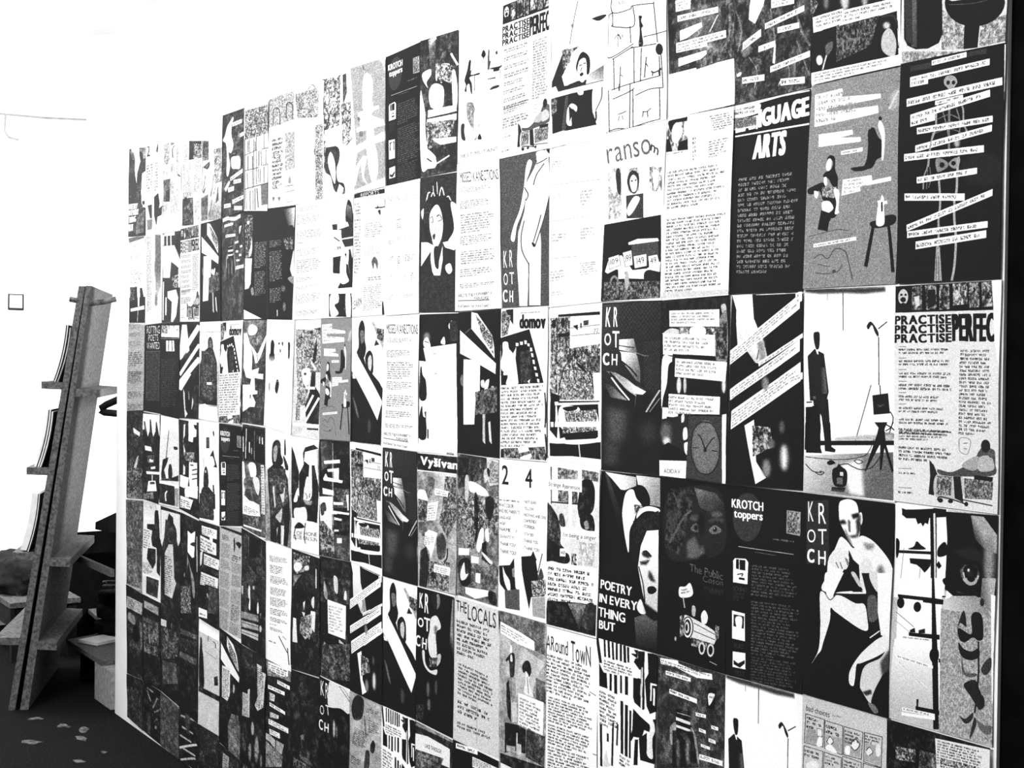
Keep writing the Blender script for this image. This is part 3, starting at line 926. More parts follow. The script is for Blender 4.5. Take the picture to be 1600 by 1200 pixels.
T 10 778,146 843,142 778,157 1|MAY
P 97 585,263 736,258 737,278 586,283
B 42 1 601,264 721,263 602,279
P 97 635,346 737,349 738,368 636,366
B 42 1 651,346 721,353 652,362
P 97 814,308 911,307 912,327 815,328
B 42 1 830,308 895,311 831,323
P 97 777,386 876,388 877,408 778,406
B 42 1 792,386 860,393 793,402
P 97 665,433 799,435 800,452 666,450
B 42 1 681,433 783,439 682,446
P 97 642,495 979,489 981,519 644,526
B 42 1 658,496 964,494 660,520
P 4 298,278 511,267 510,384 294,412
P 90 290,326 508,330 508,347 291,346
P 90 286,370 510,372 510,388 287,385
P 70 303,297 506,295 506,299 303,303
O 60 201,400 281,358 294,404 246,489 215,485
O 60 515,360 587,397 644,530 615,549 560,463
P 7 243,410 546,379 636,574 242,627
F 9.4 50 330,533 358,529 334,619
F 9.4 50 471,506 500,502 475,592
@sketch 98 92 276
T 25 161,270 300,272 174,290 2|3.0.
S 5.4 5 55,232 73,327 380,326 430,310 757,318 793,332 858,546
S 5.4 5 4,338 73,327
S 5.4 5 4,338 3,492 27,581 451,528
S 5.4 5 73,327 77,405
S 5.4 5 54,402 447,428 430,310
S 5.4 5 389,424 405,518
S 5.4 5 89,593 441,543
S 5.4 5 624,499 810,497 997,491
S 5.4 5 418,549 835,553
S 5.4 5 111,591 133,766
S 5.4 5 464,552 473,751
S 5.4 5 591,560 576,750
S 5.4 5 905,565 946,812
S 5.4 5 88,766 427,751 886,740
S 5.4 5 114,820 384,797 474,781
S 5.4 5 499,824 727,805 946,812
S 5.4 5 32,766 57,998
S 5.4 5 405,754 405,1000
S 5.4 5 452,787 461,1000
S 5.4 5 888,809 905,990
S 5.4 5 46,997 191,992 326,1002
S 5.4 5 462,1002 688,993 905,990
S 7.7 12 561,380 574,420 587,444
O 8 537,375 596,381 578,405 617,438 589,452 620,531 607,547 544,543 558,473 551,411
E 70 574,532 593,533 574,538
S 6.9 12 550,387 572,474 579,536
E 12 887,588 948,592 888,621
S 5.4 5 847,577 917,597
S 5.4 5 859,600 929,578
S 5.4 10 881,556 836,584 929,613 905,573
S 5.4 15 883,625 898,741
S 6.2 15 674,619 658,672 644,732
S 4.6 15 664,649 699,674
S 7.7 12 758,705 793,715 874,709 897,699
S 6.2 12 782,714 771,731
S 6.2 12 874,713 886,736
E 12 897,703 916,704 897,712
S 5.4 12 235,644 231,704 224,779
S 6.9 12 222,741 220,779
S 3.9 20 242,690 284,704
S 3.9 15 178,434 183,526
S 5.4 5 116,476 179,457 231,487
S 3.9 15 257,462 258,478
S 5.4 15 209,912 277,909 344,903
S 3.9 15 232,921 211,949
S 3.9 15 277,924 290,947
S 5.4 12 617,925 686,930 754,916
S 5.4 12 629,930 618,955
S 5.4 12 697,931 705,961
@ransomkids 97 95 274
T 40 1,94 751,80 41,185 1|ranso
T 10 769,116 897,155 758,150 5|m
M 90 55 20.1 24 45,222 272,215 316,514 90,515
O 20 184,240 243,223 280,297 273,379 209,335
O 92 82,286 171,260 210,345 151,363
O 60 104,350 184,385 225,346 214,391 154,394
M 92 55 16.1 25 407,233 581,234 595,375 406,375
O 20 386,313 410,264 482,248 571,273 590,325 538,382 449,368
O 94 429,306 484,273 553,302 550,363 479,369
E 30 467,308 485,309 468,313
E 30 531,307 548,308 531,312
P 25 378,389 667,389 680,529 400,521
O 90 400,467 511,401 613,416 518,482 434,508
O 30 781,256 822,249 812,287 761,334
M 92 40 20.1 26 752,244 960,257 972,394 779,384
O 94 811,277 880,272 901,351 848,378
P 90 711,401 973,399 982,502 720,506
P 6 22,543 957,522 985,987 0,1000
P 97 440,662 591,645 914,651 929,668 450,676
P 30 494,677 915,670 938,773 518,783
P 97 60,824 128,743 338,733 522,823 749,818 966,783 958,841 834,829 726,877 468,870 406,831 256,813 107,836
P 99 113,743 292,727 328,789 141,811
P 99 351,718 496,707 525,793 403,803
P 99 529,743 741,734 753,803 556,814
P 99 771,749 908,743 964,812 790,814
K 3 30 113,743 292,727 328,789 141,811
K 3 30 351,718 496,707 525,793 403,803
K 3 30 529,743 741,734 753,803 556,814
T 20 144,754 279,745 154,785 2|109
T 20 391,735 490,729 401,775 2|199
T 20 579,754 701,750 591,790 2|149
T 20 799,760 896,754 808,794 2|49
P 12 64,866 199,848 292,880 271,961 59,969
E 55 229,909 313,910 235,971
E 12 229,909 283,910 234,955
P 97 284,798 389,810 410,871 291,870
O 12 723,837 834,829 921,880 897,918 727,886
M 60 5 14.1 27 50,886 976,890 985,987 30,995
E 70 434,882 470,882 440,937
@fishnet 8 93 268
G 26 12 34,14 959,411 10,9 983,3 990,508 22,518
X 23.8 3 4 297,3 983,3 995,286 335,295
Q 9.9 14 732,246 985,247 992,547 799,549 653,393
G 97 30 362,245 663,276 304,220 548,215 627,315 652,383 568,393 305,285
S 5 8 305,255 478,265 564,268
S 7 6 305,283 508,300 734,315
G 95 45 364,315 680,383 335,290 593,300 667,393 670,472 598,457 482,404 351,345
S 8.9 4 336,345 482,384 612,433
S 4 60 564,295 734,315 790,315
G 50 92 103,406 685,511 79,406 251,415 455,454 599,492 770,522 714,540 572,537 399,494
S 8.9 4 147,416 311,475 501,553
S 9.9 90 178,446 312,505 488,573
S 5 5 222,435 370,504 559,552
S 7 75 251,435 428,504 601,546
G 20 75 46,538 458,553 45,477 194,496 459,578 166,562
Q 15.9 97 585,492 699,511 742,532 615,531
X 19.9 2 14 32,558 574,572 471,965 26,980
Q 39.7 34 93,619 461,633 408,815 113,843
Q 29.8 26 53,824 321,838 295,961 56,968
F 39.7 22 806,756 945,753 809,825
S 8.9 75 774,638 856,587 985,513
S 5 60 830,637 911,596 992,556
S 4 40 601,551 586,611
X 17.9 2 30 703,237 979,228 990,508 741,510
T 99 79,27 158,28 67,142 4|K
T 99 211,28 275,29 208,143 4|R
T 99 53,182 162,183 54,253 4|O
T 99 191,170 302,171 194,265 4|T
T 99 32,300 136,300 33,371 7|C
T 99 183,305 277,307 179,370 5|H
P 80 994,722 1011,605 1019,800 1005,997
@poetry 3 95 270
G 30 3 63,25 380,343 62,14 124,23 483,358 474,460 446,487 256,246
G 92 60 334,36 849,18 62,4 595,17 598,67 411,100 338,98 185,41
G 90 62 625,46 963,93 595,7 1000,8 994,171 829,169 658,126
O 4 570,89 626,61 740,72 821,129 802,180 703,184 687,145 601,128
O 97 373,210 427,115 542,90 602,138 689,175 691,215 606,229 565,272 497,336 489,459 426,381 376,271
M 85 10 14.2 28 560,176 703,174 691,225 578,231
O 95 607,239 676,196 801,175 967,182 968,202 775,211 636,258
O 8 498,357 566,282 719,214 886,201 969,222 979,300 835,288 699,366 648,490 548,496
M 20 3 14.2 29 551,273 968,192 973,291 587,413
G 99 82 783,371 966,706 780,316 973,301 982,764 888,792 789,750 728,665 650,530 687,407
Q 8.1 15 703,446 786,431 871,455 816,469 732,464
Q 6.1 45 683,498 789,481 844,477 790,511 692,517
S 9.2 6 731,439 786,433 857,456
O 5 671,498 762,497 831,478 762,507
Q 8.1 20 834,538 876,555 933,600 864,595 822,578
O 6 811,639 866,625 921,626 949,643 895,667 826,668
O 92 648,752 702,712 761,753 790,785 721,796 663,781
G 45 8 637,813 815,997 609,826 777,791 917,819 971,804 1007,978 645,983
Q 8.1 6 745,724 997,773 944,817 805,799
S 6.1 10 665,529 740,624 773,722
T 99 30,647 565,653 27,700 7|POETRY
T 99 16,732 655,733 13,782 7|IN EVERY
T 99 5,812 464,814 5,867 7|THING
T 99 22,891 297,887 22,941 7|BUT
@barcode 97 91 272
L 17.2 4 15,2 70,138
L 11 4 145,1 154,96
L 12.5 4 215,2 225,93
L 11 4 284,4 295,98
L 11 4 353,1 352,92
L 12.5 4 421,-2 421,93
L 14.1 4 482,0 489,94
L 11 4 540,6 545,88
P 4 633,8 699,5 689,53 600,39 594,33 673,29
P 4 699,9 807,2 800,92 724,114 634,79 656,56 700,51
P 4 850,5 998,-5 1016,316 908,344 851,306 813,163 866,121
P 95 900,168 1003,166 1004,175 927,180 927,268 905,270
P 95 945,192 977,193 982,291 954,287
P 4 625,168 747,162 752,332 662,320 627,286
P 4 745,90 800,92 819,325 764,346
P 90 756,96 778,94 783,450 761,453
P 4 46,144 105,184 124,193 176,192 186,282 42,282
L 12.5 4 247,192 241,284
L 17.2 4 329,191 328,297
L 17.2 4 512,179 513,277
L 11 4 421,182 421,279
P 97 112,100 657,106 702,134 703,167 129,189
B 15 4 130,114 669,116 129,181
P 97 42,290 456,298 525,279 639,308 864,349 975,366 999,408 889,407 708,368 571,331 445,322 445,383 433,462 339,458 195,460 193,540 132,548 133,499 35,503
B 15 9 41,301 398,316 35,511
L 14.1 4 59,512 65,749
L 11 4 181,549 180,590
L 11 4 279,474 264,721
L 9.4 4 362,471 350,592
L 15.7 4 433,331 446,696
L 17.2 4 514,345 517,642
L 11 4 583,367 581,633
P 4 629,347 754,377 911,404 935,446 823,445 780,497 643,506 609,534 570,524 620,471
P 4 667,519 724,512 716,659 647,668
P 4 735,503 869,455 874,578 963,573 964,367 1007,362 1021,616 761,624
O 92 933,401 976,381 1000,431 959,489 975,587 874,578 892,490
P 97 386,627 623,643 623,671 386,704
B 15 3 398,638 611,653 393,699
O 85 154,650 190,703 239,725 103,744
@cshirt 98 90 254
S 5.7 40 459,131 386,254 326,379
F 3.3 40 369,273 388,275 370,285
O 12 712,261 827,256 943,259 932,274 829,287 736,271
G 85 40 695,652 920,567 679,601 932,568 927,657 683,655
P 14 13,588 212,418 271,427 266,530 198,564 250,627 367,630 483,624 646,631 626,662 135,657 85,620 15,626
M 75 10 13.1 1 188,407 490,403 470,450 219,525
O 97 365,440 503,413 518,471 451,506 433,578 366,621 247,585 243,536 334,495
O 8 462,499 517,455 587,453 684,503 690,586 644,598 627,531 590,490 497,502 490,567 449,539
O 97 487,518 566,488 626,514 633,605 577,641 506,618 479,566
S 6.6 10 511,528 550,528
S 6.6 10 581,525 615,526
S 5.7 15 552,548 530,567
O 12 515,586 561,578 585,593 539,601
P 98 18,667 928,666 953,693 19,688
S 5.7 20 135,657 927,662
P 10 20,692 359,691 410,906 58,915
P 10 348,690 756,699 755,839 806,893 832,928 293,916
O 97 488,690 581,691 583,716 513,713
O 97 300,846 319,782 387,755 483,781 473,813 401,790 394,855 397,892 326,882
P 10 341,767 401,790 393,838 360,868
O 97 756,699 906,688 900,753 823,812 791,859 754,830
S 6.6 15 908,705 901,770 813,836
S 9.8 10 814,844 817,894 772,906
P 30 222,905 278,695 325,700 293,916
M 70 10 14.8 2 8,695 114,697 120,780 27,805
@faint 98 86 256
L 2.7 45 0,-9 824,26
L 2.7 45 3,228 942,266
L 2.7 45 6,459 696,468
L 2.7 45 9,695 519,703
B 46 3 43,78 277,89 44,123
B 46 3 32,285 228,295 33,312
B 44 5 581,303 817,312 573,401
B 46 3 36,536 375,547 37,593
B 45 4 593,533 859,541 583,606
B 44 6 576,745 926,749 580,826
B 42 4 25,770 327,771 26,844
B 46 2 41,904 274,903 42,933
@bus 94 84 246
M 90 25 14.7 3 25,57 413,61 163,366 166,557 33,598
P 6 181,39 964,49 965,69 181,55
P 90 419,98 965,90 968,246 429,237
M 80 12 12.8 4 40,57 413,61 416,283 43,279
L 5.5 12 158,61 171,557
L 5.5 12 335,68 347,273
L 3.7 40 428,135 966,129
L 3.7 40 428,186 967,181
P 8 468,123 562,117 563,153
P 8 607,109 633,110 633,141 613,141
M 40 8 9.2 5 666,97 761,93 761,125 667,126
T 30 857,152 942,152 857,178 2|77
E 10 100,98 141,99 101,128
E 10 274,94 313,95 274,125
P 8 174,166 414,163 415,186 189,190
M 85 12 16.5 6 43,279 968,246 972,419 45,443
M 92 15 11 7 192,404 837,384 866,586 195,604
S 5.5 10 195,566 279,422 362,366 498,302 553,339 711,393 813,437 852,543
S 4.6 20 250,413 500,403 762,411
O 10 498,275 538,284 526,330 493,320
O 10 553,357 685,393 711,420 580,384
M 60 8 12.8 8 735,322 970,315 972,419 736,402
P 8 47,559 224,575 170,864 35,813
P 97 122,620 976,583 983,602 132,644
P 12 195,613 964,591 964,598 196,625
P 92 143,644 210,646 192,767 139,769
P 5 167,643 940,612 967,749 228,860
O 96 225,651 558,640 638,674 817,650 917,664 919,795 285,800
M 95 12 9.2 9 311,676 916,646 918,717 341,750
M 95 12 9.2 10 284,781 918,752 919,795 285,829
O 8 282,654 531,636 532,659 367,674
P 6 285,824 943,772 944,820 342,863
P 98 50,758 961,716 967,748 56,792
P 8 93,650 137,644 125,837 111,838
P 5 28,901 171,897 993,840 995,944 38,988
O 97 111,838 170,864 426,859 821,836 992,800 993,835 562,879 257,887 126,866
L 7.3 85 589,877 617,958
P 97 29,991 455,960 1000,944 1009,1009 29,1008
@singer 90 82 264
P 98 -7,-9 994,-53 985,12 48,48
M 80 25 13.7 11 211,42 588,37 591,86 213,111
M 70 20 13.7 12 668,24 973,20 977,76 671,81
P 15 70,47 89,46 93,268 74,269
P 92 104,118 186,113 189,244 107,250
M 70 20 15.4 13 215,176 594,159 598,233 217,242
P 20 79,252 598,229 598,237 79,262
P 85 93,268 598,241 578,376 248,391 108,325
O 25 246,324 315,311 357,350 358,383 262,382
P 96 419,163 486,158 496,382 427,378
O 5 658,98 751,75 858,80 914,129 907,228 843,273 737,306 643,312 599,249 622,173
O 8 656,303 816,275 899,294 917,368 768,375 672,361
O 60 725,332 792,319 822,358 755,371
O 88 908,236 974,223 980,305 926,301
P 97 22,128 671,87 675,158 18,185
T 15 36,139 641,123 28,172 1|Strange Apprentice
O 8 -3,291 52,275 108,292 219,343 277,423 279,491 363,519 253,562 1,581
M 45 8 15.4 14 25,331 247,357 279,508 27,475
P 98 276,402 984,367 975,423 319,454
T 18 332,419 954,395 319,454 1|I'm being a singer
P 88 278,457 989,426 973,584 588,597 475,545
M 92 70 15.4 15 636,456 936,442 918,580 616,594
O 8 0,563 252,544 419,540 462,580 366,605 114,607 1,615
P 96 266,522 385,510 378,561 267,567
T 15 285,533 369,529 286,552 2|AND
T 15 502,534 590,532 499,599 5|KE
P 97 15,619 987,587 960,794 514,808 515,835 18,844
B 8 7 35,639 961,611 27,856
P 4 20,849 983,803 981,988 -23,993
G 60 20 521,841 673,958 433,839 665,820 782,820 674,977
O 20 700,928 782,820 925,799 973,877 906,957 731,953
@around 96 80 245
T 8 -13,57 434,62 -11,152 2|ARound
T 6 493,51 884,59 495,178 2|TowN
B 10 11 -4,176 898,186 -3,434
B 10 9 34,454 927,446 38,625
B 10 7 39,634 927,622 42,770
B 10 10 42,779 928,751 48,980
S 3.8 20 857,341 969,353
S 3.8 20 928,724 1010,721
S 4.8 20 438,348 483,362
@statue 34 76 240
O 97 744,5 859,-1 973,32 945,65 773,72 744,35
G 97 90 626,199 1035,221 744,71 974,58 1006,219 994,310 863,377 804,450 836,586 840,996 585,992 589,727 553,996 374,993 335,720 374,510 502,380 534,287 490,229 566,178 685,112
O 97 538,86 598,44 656,66 597,134 536,195 519,305 440,396 344,470 293,562 214,544 282,458 410,357 490,220
O 97 1006,201 994,291 894,435 805,527 714,611 652,594 714,494 774,392 863,322
S 6.8 22 1008,292 908,426 805,527 714,611
S 6.8 22 505,221 580,271 534,306
S 6.8 22 685,212 744,151 888,88
S 6.8 22 501,438 436,532 449,632 573,717
S 6.8 22 583,717 579,992
S 6.8 22 834,414 775,487 683,581
O 15 646,589 683,586 729,610 683,615
S 6.8 22 744,80 859,69 945,56
P 97 901,1 1000,-1 1002,51 931,47
O 10 930,3 1000,-1 1001,33
T 99 49,619 130,621 42,732 3|K
T 99 179,618 249,620 173,730 3|R
T 99 33,768 131,771 28,847 3|O
T 99 164,766 269,767 167,845 3|T
T 99 9,878 105,881 3,959 5|C
T 99 158,887 231,889 154,962 4|H
@domov 96 73 239
G 40 80 10,45 248,49 19,16 152,14 186,76 62,180 14,189
P 8 105,8 272,6 275,111 186,67
M 80 15 13.2 16 9,26 217,48 157,171 14,189
T 5 420,46 957,51 423,136 8|domov
B 5 1 435,30 951,29 435,40
P 6 -2,194 623,143 933,493 23,511
O 97 47,228 158,224 191,267 287,306 320,363 227,410 68,420 3,372 49,295
O 90 69,430 317,277 348,268 401,495 135,506 165,448
P 5 348,268 518,241 687,270 814,494 402,500 335,334
F 9.4 36 537,382 623,382 540,476
M 36 8 16.9 17 427,287 657,279 693,494 448,495
P 97 332,230 394,232 395,251 339,251
P 97 425,223 487,224 487,245 432,245
P 97 517,214 570,218 564,241 524,239
P 97 579,234 631,238 632,256 586,254
P 97 635,262 681,266 688,289 642,287
P 97 657,298 703,302 713,328 670,324
P 97 689,343 734,345 744,373 702,371
P 97 720,387 769,390 781,410 733,410
P 97 752,429 806,432 813,452 765,452
P 97 789,466 837,470 844,492 802,489
P 97 586,485 647,471 632,499
B 22 17 14,521 963,502 13,929
P 12 19,938 974,904 991,991 14,996
M 70 10 16.9 18 83,932 974,908 976,991 85,994
P 95 398,921 490,909 613,907 706,970 646,999 462,995
M 70 15 7.5 19 430,958 705,933 705,951 431,986
S 8.5 8 965,558 991,668 976,779
S 8.5 8 978,825 1004,935 976,991
@twofour 97 76 245
G 90 97 3,8 9,219 -3,9 993,2 972,541 -7,220
T 6 62,41 194,40 65,165 4|2
T 6 560,50 692,49 556,169 4|4
B 15 1 -15,263 450,258 -15,279
T 18 -5,291 323,290 -4,315 1|WHAT COLOR?
T 18 -4,330 439,326 -3,353 2|AND BIG PARENTS
T 18 -2,377 264,371 -2,396 1|LANGUAGE?
T 18 15,414 147,413 15,433 1|AGE?
T 18 16,452 388,449 16,474 1|NAME    ?
T 18 17,500 328,497 18,522 1|QUANTITY?
T 18 18,547 359,541 19,569 1|THANK YOU?
T 18 20,594 376,591 20,620 1|THANK YOU?
T 18 504,252 783,252 504,270 1|- NOT SURE
T 18 505,293 726,294 505,312 1|- YELLOW
T 18 506,335 975,335 506,354 1|- NOTHING AND ONE
T 18 506,372 785,370 507,393 1|- DIAMONDS
T 18 507,406 757,409 507,427 1|- FOREIGN
T 18 508,459 737,457 508,477 1|- STAYED
T 18 509,500 830,497 509,521 1|- THANK YOU
T 18 510,546 853,544 510,567 1|- THANK YOU
P 92 469,25 487,25 481,589 463,590
P 6 7,708 241,688 331,636 349,754 396,834 152,862 26,825
O 92 86,708 149,750 243,790 260,853 214,862 120,799
P 60 287,713 348,690 349,764 304,758
O 95 363,698 425,758 411,823 366,818
P 38 137,863 450,829 459,965 155,978
P 6 487,616 687,599 730,565 788,606 846,638 833,728 988,735 976,833 692,860 650,940 559,803 498,698
P 95 789,624 902,572 916,580 833,711
S 5.5 20 916,571 833,693
O 30 889,662 946,720 833,737
M 90 8 11 20 690,757 988,726 989,832 721,853
P 68 706,863 976,837 977,973 723,978
P 97 26,806 140,974 723,996 978,991 548,976 489,972 62,981
@statuewoman 66 74 244
P 48 9,3 963,3 968,197 669,181 9,64
P 97 41,69 423,98 759,131 760,190 297,180 40,147
B 60 3 57,84 729,143 57,136
G 70 80 104,237 791,261 40,147 670,209 969,242 793,373 674,519 392,514 103,392
O 94 249,204 281,215 281,248 233,253
O 6 152,309 249,261 329,253 344,308 328,396 248,414 217,312 168,322
O 88 249,270 281,267 297,304 249,309
P 60 206,419 360,402 376,545 264,578 206,516
P 8 167,462 216,437 264,578 263,706 198,674 166,580
P 80 264,578 392,562 392,689 296,701
O 6 502,320 563,276 655,271 696,327 641,371 595,338 533,354
O 92 579,340 641,361 657,407 734,473 719,489 549,476 580,397
S 2.9 20 610,374 642,475
P 40 793,359 978,366 975,501 795,494
P 97 424,496 549,495 945,495 935,704 582,703 424,714
B 30 9 455,516 916,522 440,712
P 8 132,723 424,704 582,713 584,869 360,881 130,923
P 70 164,868 360,851 360,891 164,909
P 80 376,760 408,756 409,825 488,823 489,892 376,899
P 14 598,711 980,708 970,901 584,889
M 40 10 17.3 21 614,718 980,708 955,903 615,874
P 8 30,938 985,899 987,995 29,1040
P 5 9,3 41,66 14,121
@mutant 98 68 213
L 2.9 40 34,179 1034,168
O 10 138,376 199,312 244,242 291,246 279,318 325,303 296,349 483,350 483,364 265,366 315,419 318,499 286,476 251,414 188,429 190,469 141,456 172,418
L 4.9 20 381,361 386,474
O 6 531,224 581,191 634,224 614,246 593,249 594,263 569,247
O 25 687,210 717,208 721,279 751,291 710,345 679,333
O 20 851,234 888,224 901,248 866,250
P 10 680,337 960,342 988,335 1003,346 946,360 947,374 815,371 814,354
L 3.9 40 967,366 972,433
P 8 678,411 862,413 872,423 678,417
O 15 734,495 807,477 940,476 941,492 823,497
O 20 68,714 150,709 152,770 187,833 88,813
M 75 40 13.7 22 177,548 368,562 378,783 214,672
S 5.9 40 305,557 386,613 341,650
S 3.9 50 378,773 251,806
L 3.9 60 587,577 500,690
O 15 397,840 475,818 429,841
O 12 476,839 521,801 570,844
S 4.9 30 517,731 487,749
T 15 86,937 955,918 87,963 1|BEST MUTANT
@kang 97 70 234
T 12 71,60 970,73 85,131 1|MISSED KANECTIONS
B 24 4 103,165 869,170 105,202
B 24 5 89,255 781,256 91,313
B 24 8 109,345 879,343 114,479
B 24 5 97,493 872,494 99,559
B 24 6 118,594 933,595 121,688
B 24 4 105,716 895,714 107,774
B 24 3 108,817 874,817 109,850
T 10 61,886 405,885 62,910 1|WROTE THIS
T 10 422,885 808,885 422,904 1|KASPARBERT X
T 10 422,913 743,915 422,933 1|PARADISE
L 5 10 69,931 742,940
T 10 57,956 726,965 58,977 1|And Sunset for more found
@bwslip 4 67 228
P 96 317,6 461,19 678,114 810,173 861,259 864,331 650,239 320,123
M 96 15 9.9 23 411,23 810,173 847,307 582,180
P 98 44,129 897,365 884,437 538,375 527,562 479,622 428,643 405,789 148,796 146,335 352,340 57,294
B 80 14 388,394 455,394 260,788
S 4.9 50 177,151 313,118
O 50 78,465 130,445 149,526 79,506
O 85 558,483 631,482 633,531 560,522
O 90 642,502 740,472 725,521 677,560 646,620
O 70 790,520 871,529 858,588 808,569
F 4.9 80 639,719 666,719 641,779
P 75 599,700 648,699 679,918 612,900
P 85 734,767 782,756 831,913 771,895
M 60 4 19.8 24 426,563 919,519 926,694 430,723
O 40 544,572 594,561 598,680 547,661
@crowd 50 66 226
M 40 8 29.9 25 9,4 706,-7 711,134 27,251
P 8 17,25 298,22 269,146 23,149
P 82 706,-2 977,6 976,169 779,190 728,133
M 85 40 8 26 774,10 971,21 975,159 779,170
O 80 659,86 742,72 770,121 679,175 644,137
O 10 726,68 776,80 771,130 727,103
O 92 322,179 680,215 749,276 446,259 308,246
M 80 10 14 27 48,302 978,248 969,513 41,537
O 80 200,160 287,156 276,309 206,313
O 6 429,280 480,257 517,345 507,525 459,599 421,511
O 12 683,295 782,259 881,283 867,363 787,432 703,383
O 95 477,627 557,512 640,491 643,575 546,662
O 92 674,504 756,488 775,566 709,571
P 8 610,597 709,571 730,687 862,716 797,731 614,706
O 88 629,655 862,706 797,721 630,675
M 80 15 14 28 216,536 455,509 427,641 221,656
P 95 47,669 307,655 309,700 49,720
P 92 354,701 547,696 532,742 356,751
O 8 52,780 190,729 345,747 351,886 198,929 93,898
O 90 107,836 191,759 229,836 298,830 231,876 127,890
M 60 30 21.9 29 363,755 992,725 967,977 371,953
P 96 467,811 585,807 577,876 470,877
P 95 233,931 770,908 771,947 474,993 235,975
O 10 770,918 933,913 967,987 806,992
@locals 84 71 229
T 6 37,25 287,21 39,100 2|THE
T 6 311,29 931,26 313,134 2|LOCALS
B 8 8 51,152 916,146 58,403
B 8 9 94,451 900,467 89,679
B 8 3 90,710 901,711 93,812
B 8 2 94,863 870,848 89,914
L 3.1 65 524,645 519,966
@slipdark 4 72 232
P 97 72,14 559,-10 560,26 73,50
B 42 1 98,14 533,-2 99,42
P 92 447,53 1029,48 1031,108 449,123
B 20 5 463,60 965,52 455,112
P 97 1012,0 1414,-19 1415,21 1029,48
@face9 18 59 218
M 30 10 42.9 1 -10,4 974,-1 983,268 -10,270
G 70 25 181,71 458,93 221,11 417,-15 421,301 303,324
P 97 300,18 425,-9 437,18 261,51
O 97 62,243 282,227 302,271 183,316 223,361 82,298
O 97 440,228 577,212 810,234 832,330 775,368 539,309 441,323
M 97 12 15 2 420,195 848,237 891,387 461,335
O 97 244,395 382,340 619,378 640,465 583,525 305,507
O 97 850,300 926,290 988,425 973,551 876,534
S 12.9 97 827,158 982,247
O 92 2,400 63,415 144,540 144,671 227,830 430,941 228,947 22,919
P 97 216,523 972,529 974,577 217,575
P 96 185,586 974,593 976,636 427,721 186,772
M 80 12 17.2 3 144,605 937,633 862,736 227,808
P 98 307,736 980,759 981,797 548,793
O 92 22,818 145,792 429,874 430,941 146,937
P 14 468,789 1001,809 1007,994 511,978 430,886
S 10.7 92 470,921 788,884
S 8.6 20 186,872 309,901
P 15 579,323 833,372 837,531 661,520 659,424
@portrait 20 60 216
M 24 12 18.6 4 0,0 1000,9 1003,157 5,154
S 8.4 95 164,189 214,124 266,117
S 7.4 95 267,174 352,121 404,170
S 7.4 92 506,165 572,92 640,151
S 7.4 95 674,181 757,165 841,224
S 6.5 90 97,282 131,235 200,219
L 4.6 97 452,49 465,135
L 4.6 97 350,73 362,121
O 97 26,251 165,218 98,291 63,309
O 14 130,216 198,162 404,151 741,174 940,283 909,402 780,471 615,485 595,364 542,269 406,217 288,279 204,371 276,467 173,473 65,366 97,263
M 30 12 13 5 95,205 302,185 238,334 100,348
O 98 254,287 338,234 457,214 559,270 612,365 581,456 481,519 380,516 310,449 256,382
S 5.6 25 265,306 323,299 341,337 290,340
S 5.6 25 449,303 526,292 577,326 477,337
S 4.6 25 442,298 492,286
O 25 327,440 394,423 412,442 379,470
S 3.7 30 394,405 427,377
P 97 615,494 747,489 912,557 682,533
O 97 808,214 1004,267 992,486 912,557 747,498 909,402
P 98 34,479 208,484 346,506 414,531 296,552 40,659
P 98 296,542 380,526 502,658 615,513 618,624 522,806 351,702 298,617
P 16 40,663 279,561 317,692 523,815 635,633 649,532 945,576 920,1000 10,1000
O 18 380,535 499,529 519,677 418,657
O 90 701,662 816,651 866,701 785,727 702,699
M 24 14 20.4 6 43,725 915,739 920,1000 17,995
@blankslip 5 62 219
P 6 12,4 1002,8 989,226 23,332
F 13.3 55 193,167 283,167 194,206
O 90 106,196 210,167 299,235 143,240
S 4.8 10 141,196 246,206
O 92 754,83 837,50 855,93 788,112
M 30 6 17.1 7 787,54 986,56 989,198 790,197
O 97 555,206 638,164 673,197 656,221
P 98 108,245 956,212 985,1004 269,1000 224,620 15,618 6,337 181,342
P 98 8,618 275,620 301,904 18,901
P 97 7,902 983,889 985,1004 -7,1002
O 8 36,391 70,381 97,439 185,486 199,611 25,613 27,459
O 8 59,680 94,670 124,737 204,764 208,897 17,897 13,758
P 10 157,708 202,702 204,774
P 10 237,830 271,829 273,900 239,896
S 4.8 40 369,288 427,283
S 4.8 20 418,432 451,427
M 20 90 15.2 8 723,988 903,983 904,1006 723,1006
@vys 70 61 212
P 6 -7,1 995,2 997,123 8,125
T 99 98,22 1098,31 96,104 7|Vyšívaní
P 97 8,125 987,123 987,131 8,133
G 60 85 200,159 709,142 8,135 987,131 989,245 710,266 372,231 199,306 6,264
O 50 235,178 441,180 406,268 337,339 234,295
M 75 15 13.7 9 709,151 988,151 992,454 779,601 542,486 644,394
O 92 23,283 199,276 268,352 198,414 22,363
M 70 10 15.7 10 22,343 268,352 232,512 20,502
P 97 457,247 793,258 777,301 440,296
B 50 2 474,256 776,265 468,290
P 97 261,372 542,340 474,480 474,509 249,523
B 50 7 275,381 508,361 260,510
G 40 70 196,533 712,527 19,522 542,477 644,530 577,632 125,617 18,583
P 96 196,593 301,563 525,576 439,689 352,775 300,718 177,674
B 50 5 195,613 474,593 195,684
P 15 70,731 230,692 300,768 334,806 227,1006 30,1000
O 30 508,626 644,569 746,642 713,742 543,763
S 9.8 10 780,679 764,749 645,796
M 80 10 13.7 11 299,798 848,773 816,994 263,994
P 97 439,809 865,812 832,873 421,871
B 50 4 456,823 831,826 446,879
O 12 334,887 439,870 491,917 369,915
P 70 813,619 993,512 1001,990 884,989
@krotchman 3 58 216
T 99 76,39 167,38 72,149 4|K
T 99 226,33 329,34 219,173 4|R
T 99 40,225 189,222 43,292 4|O
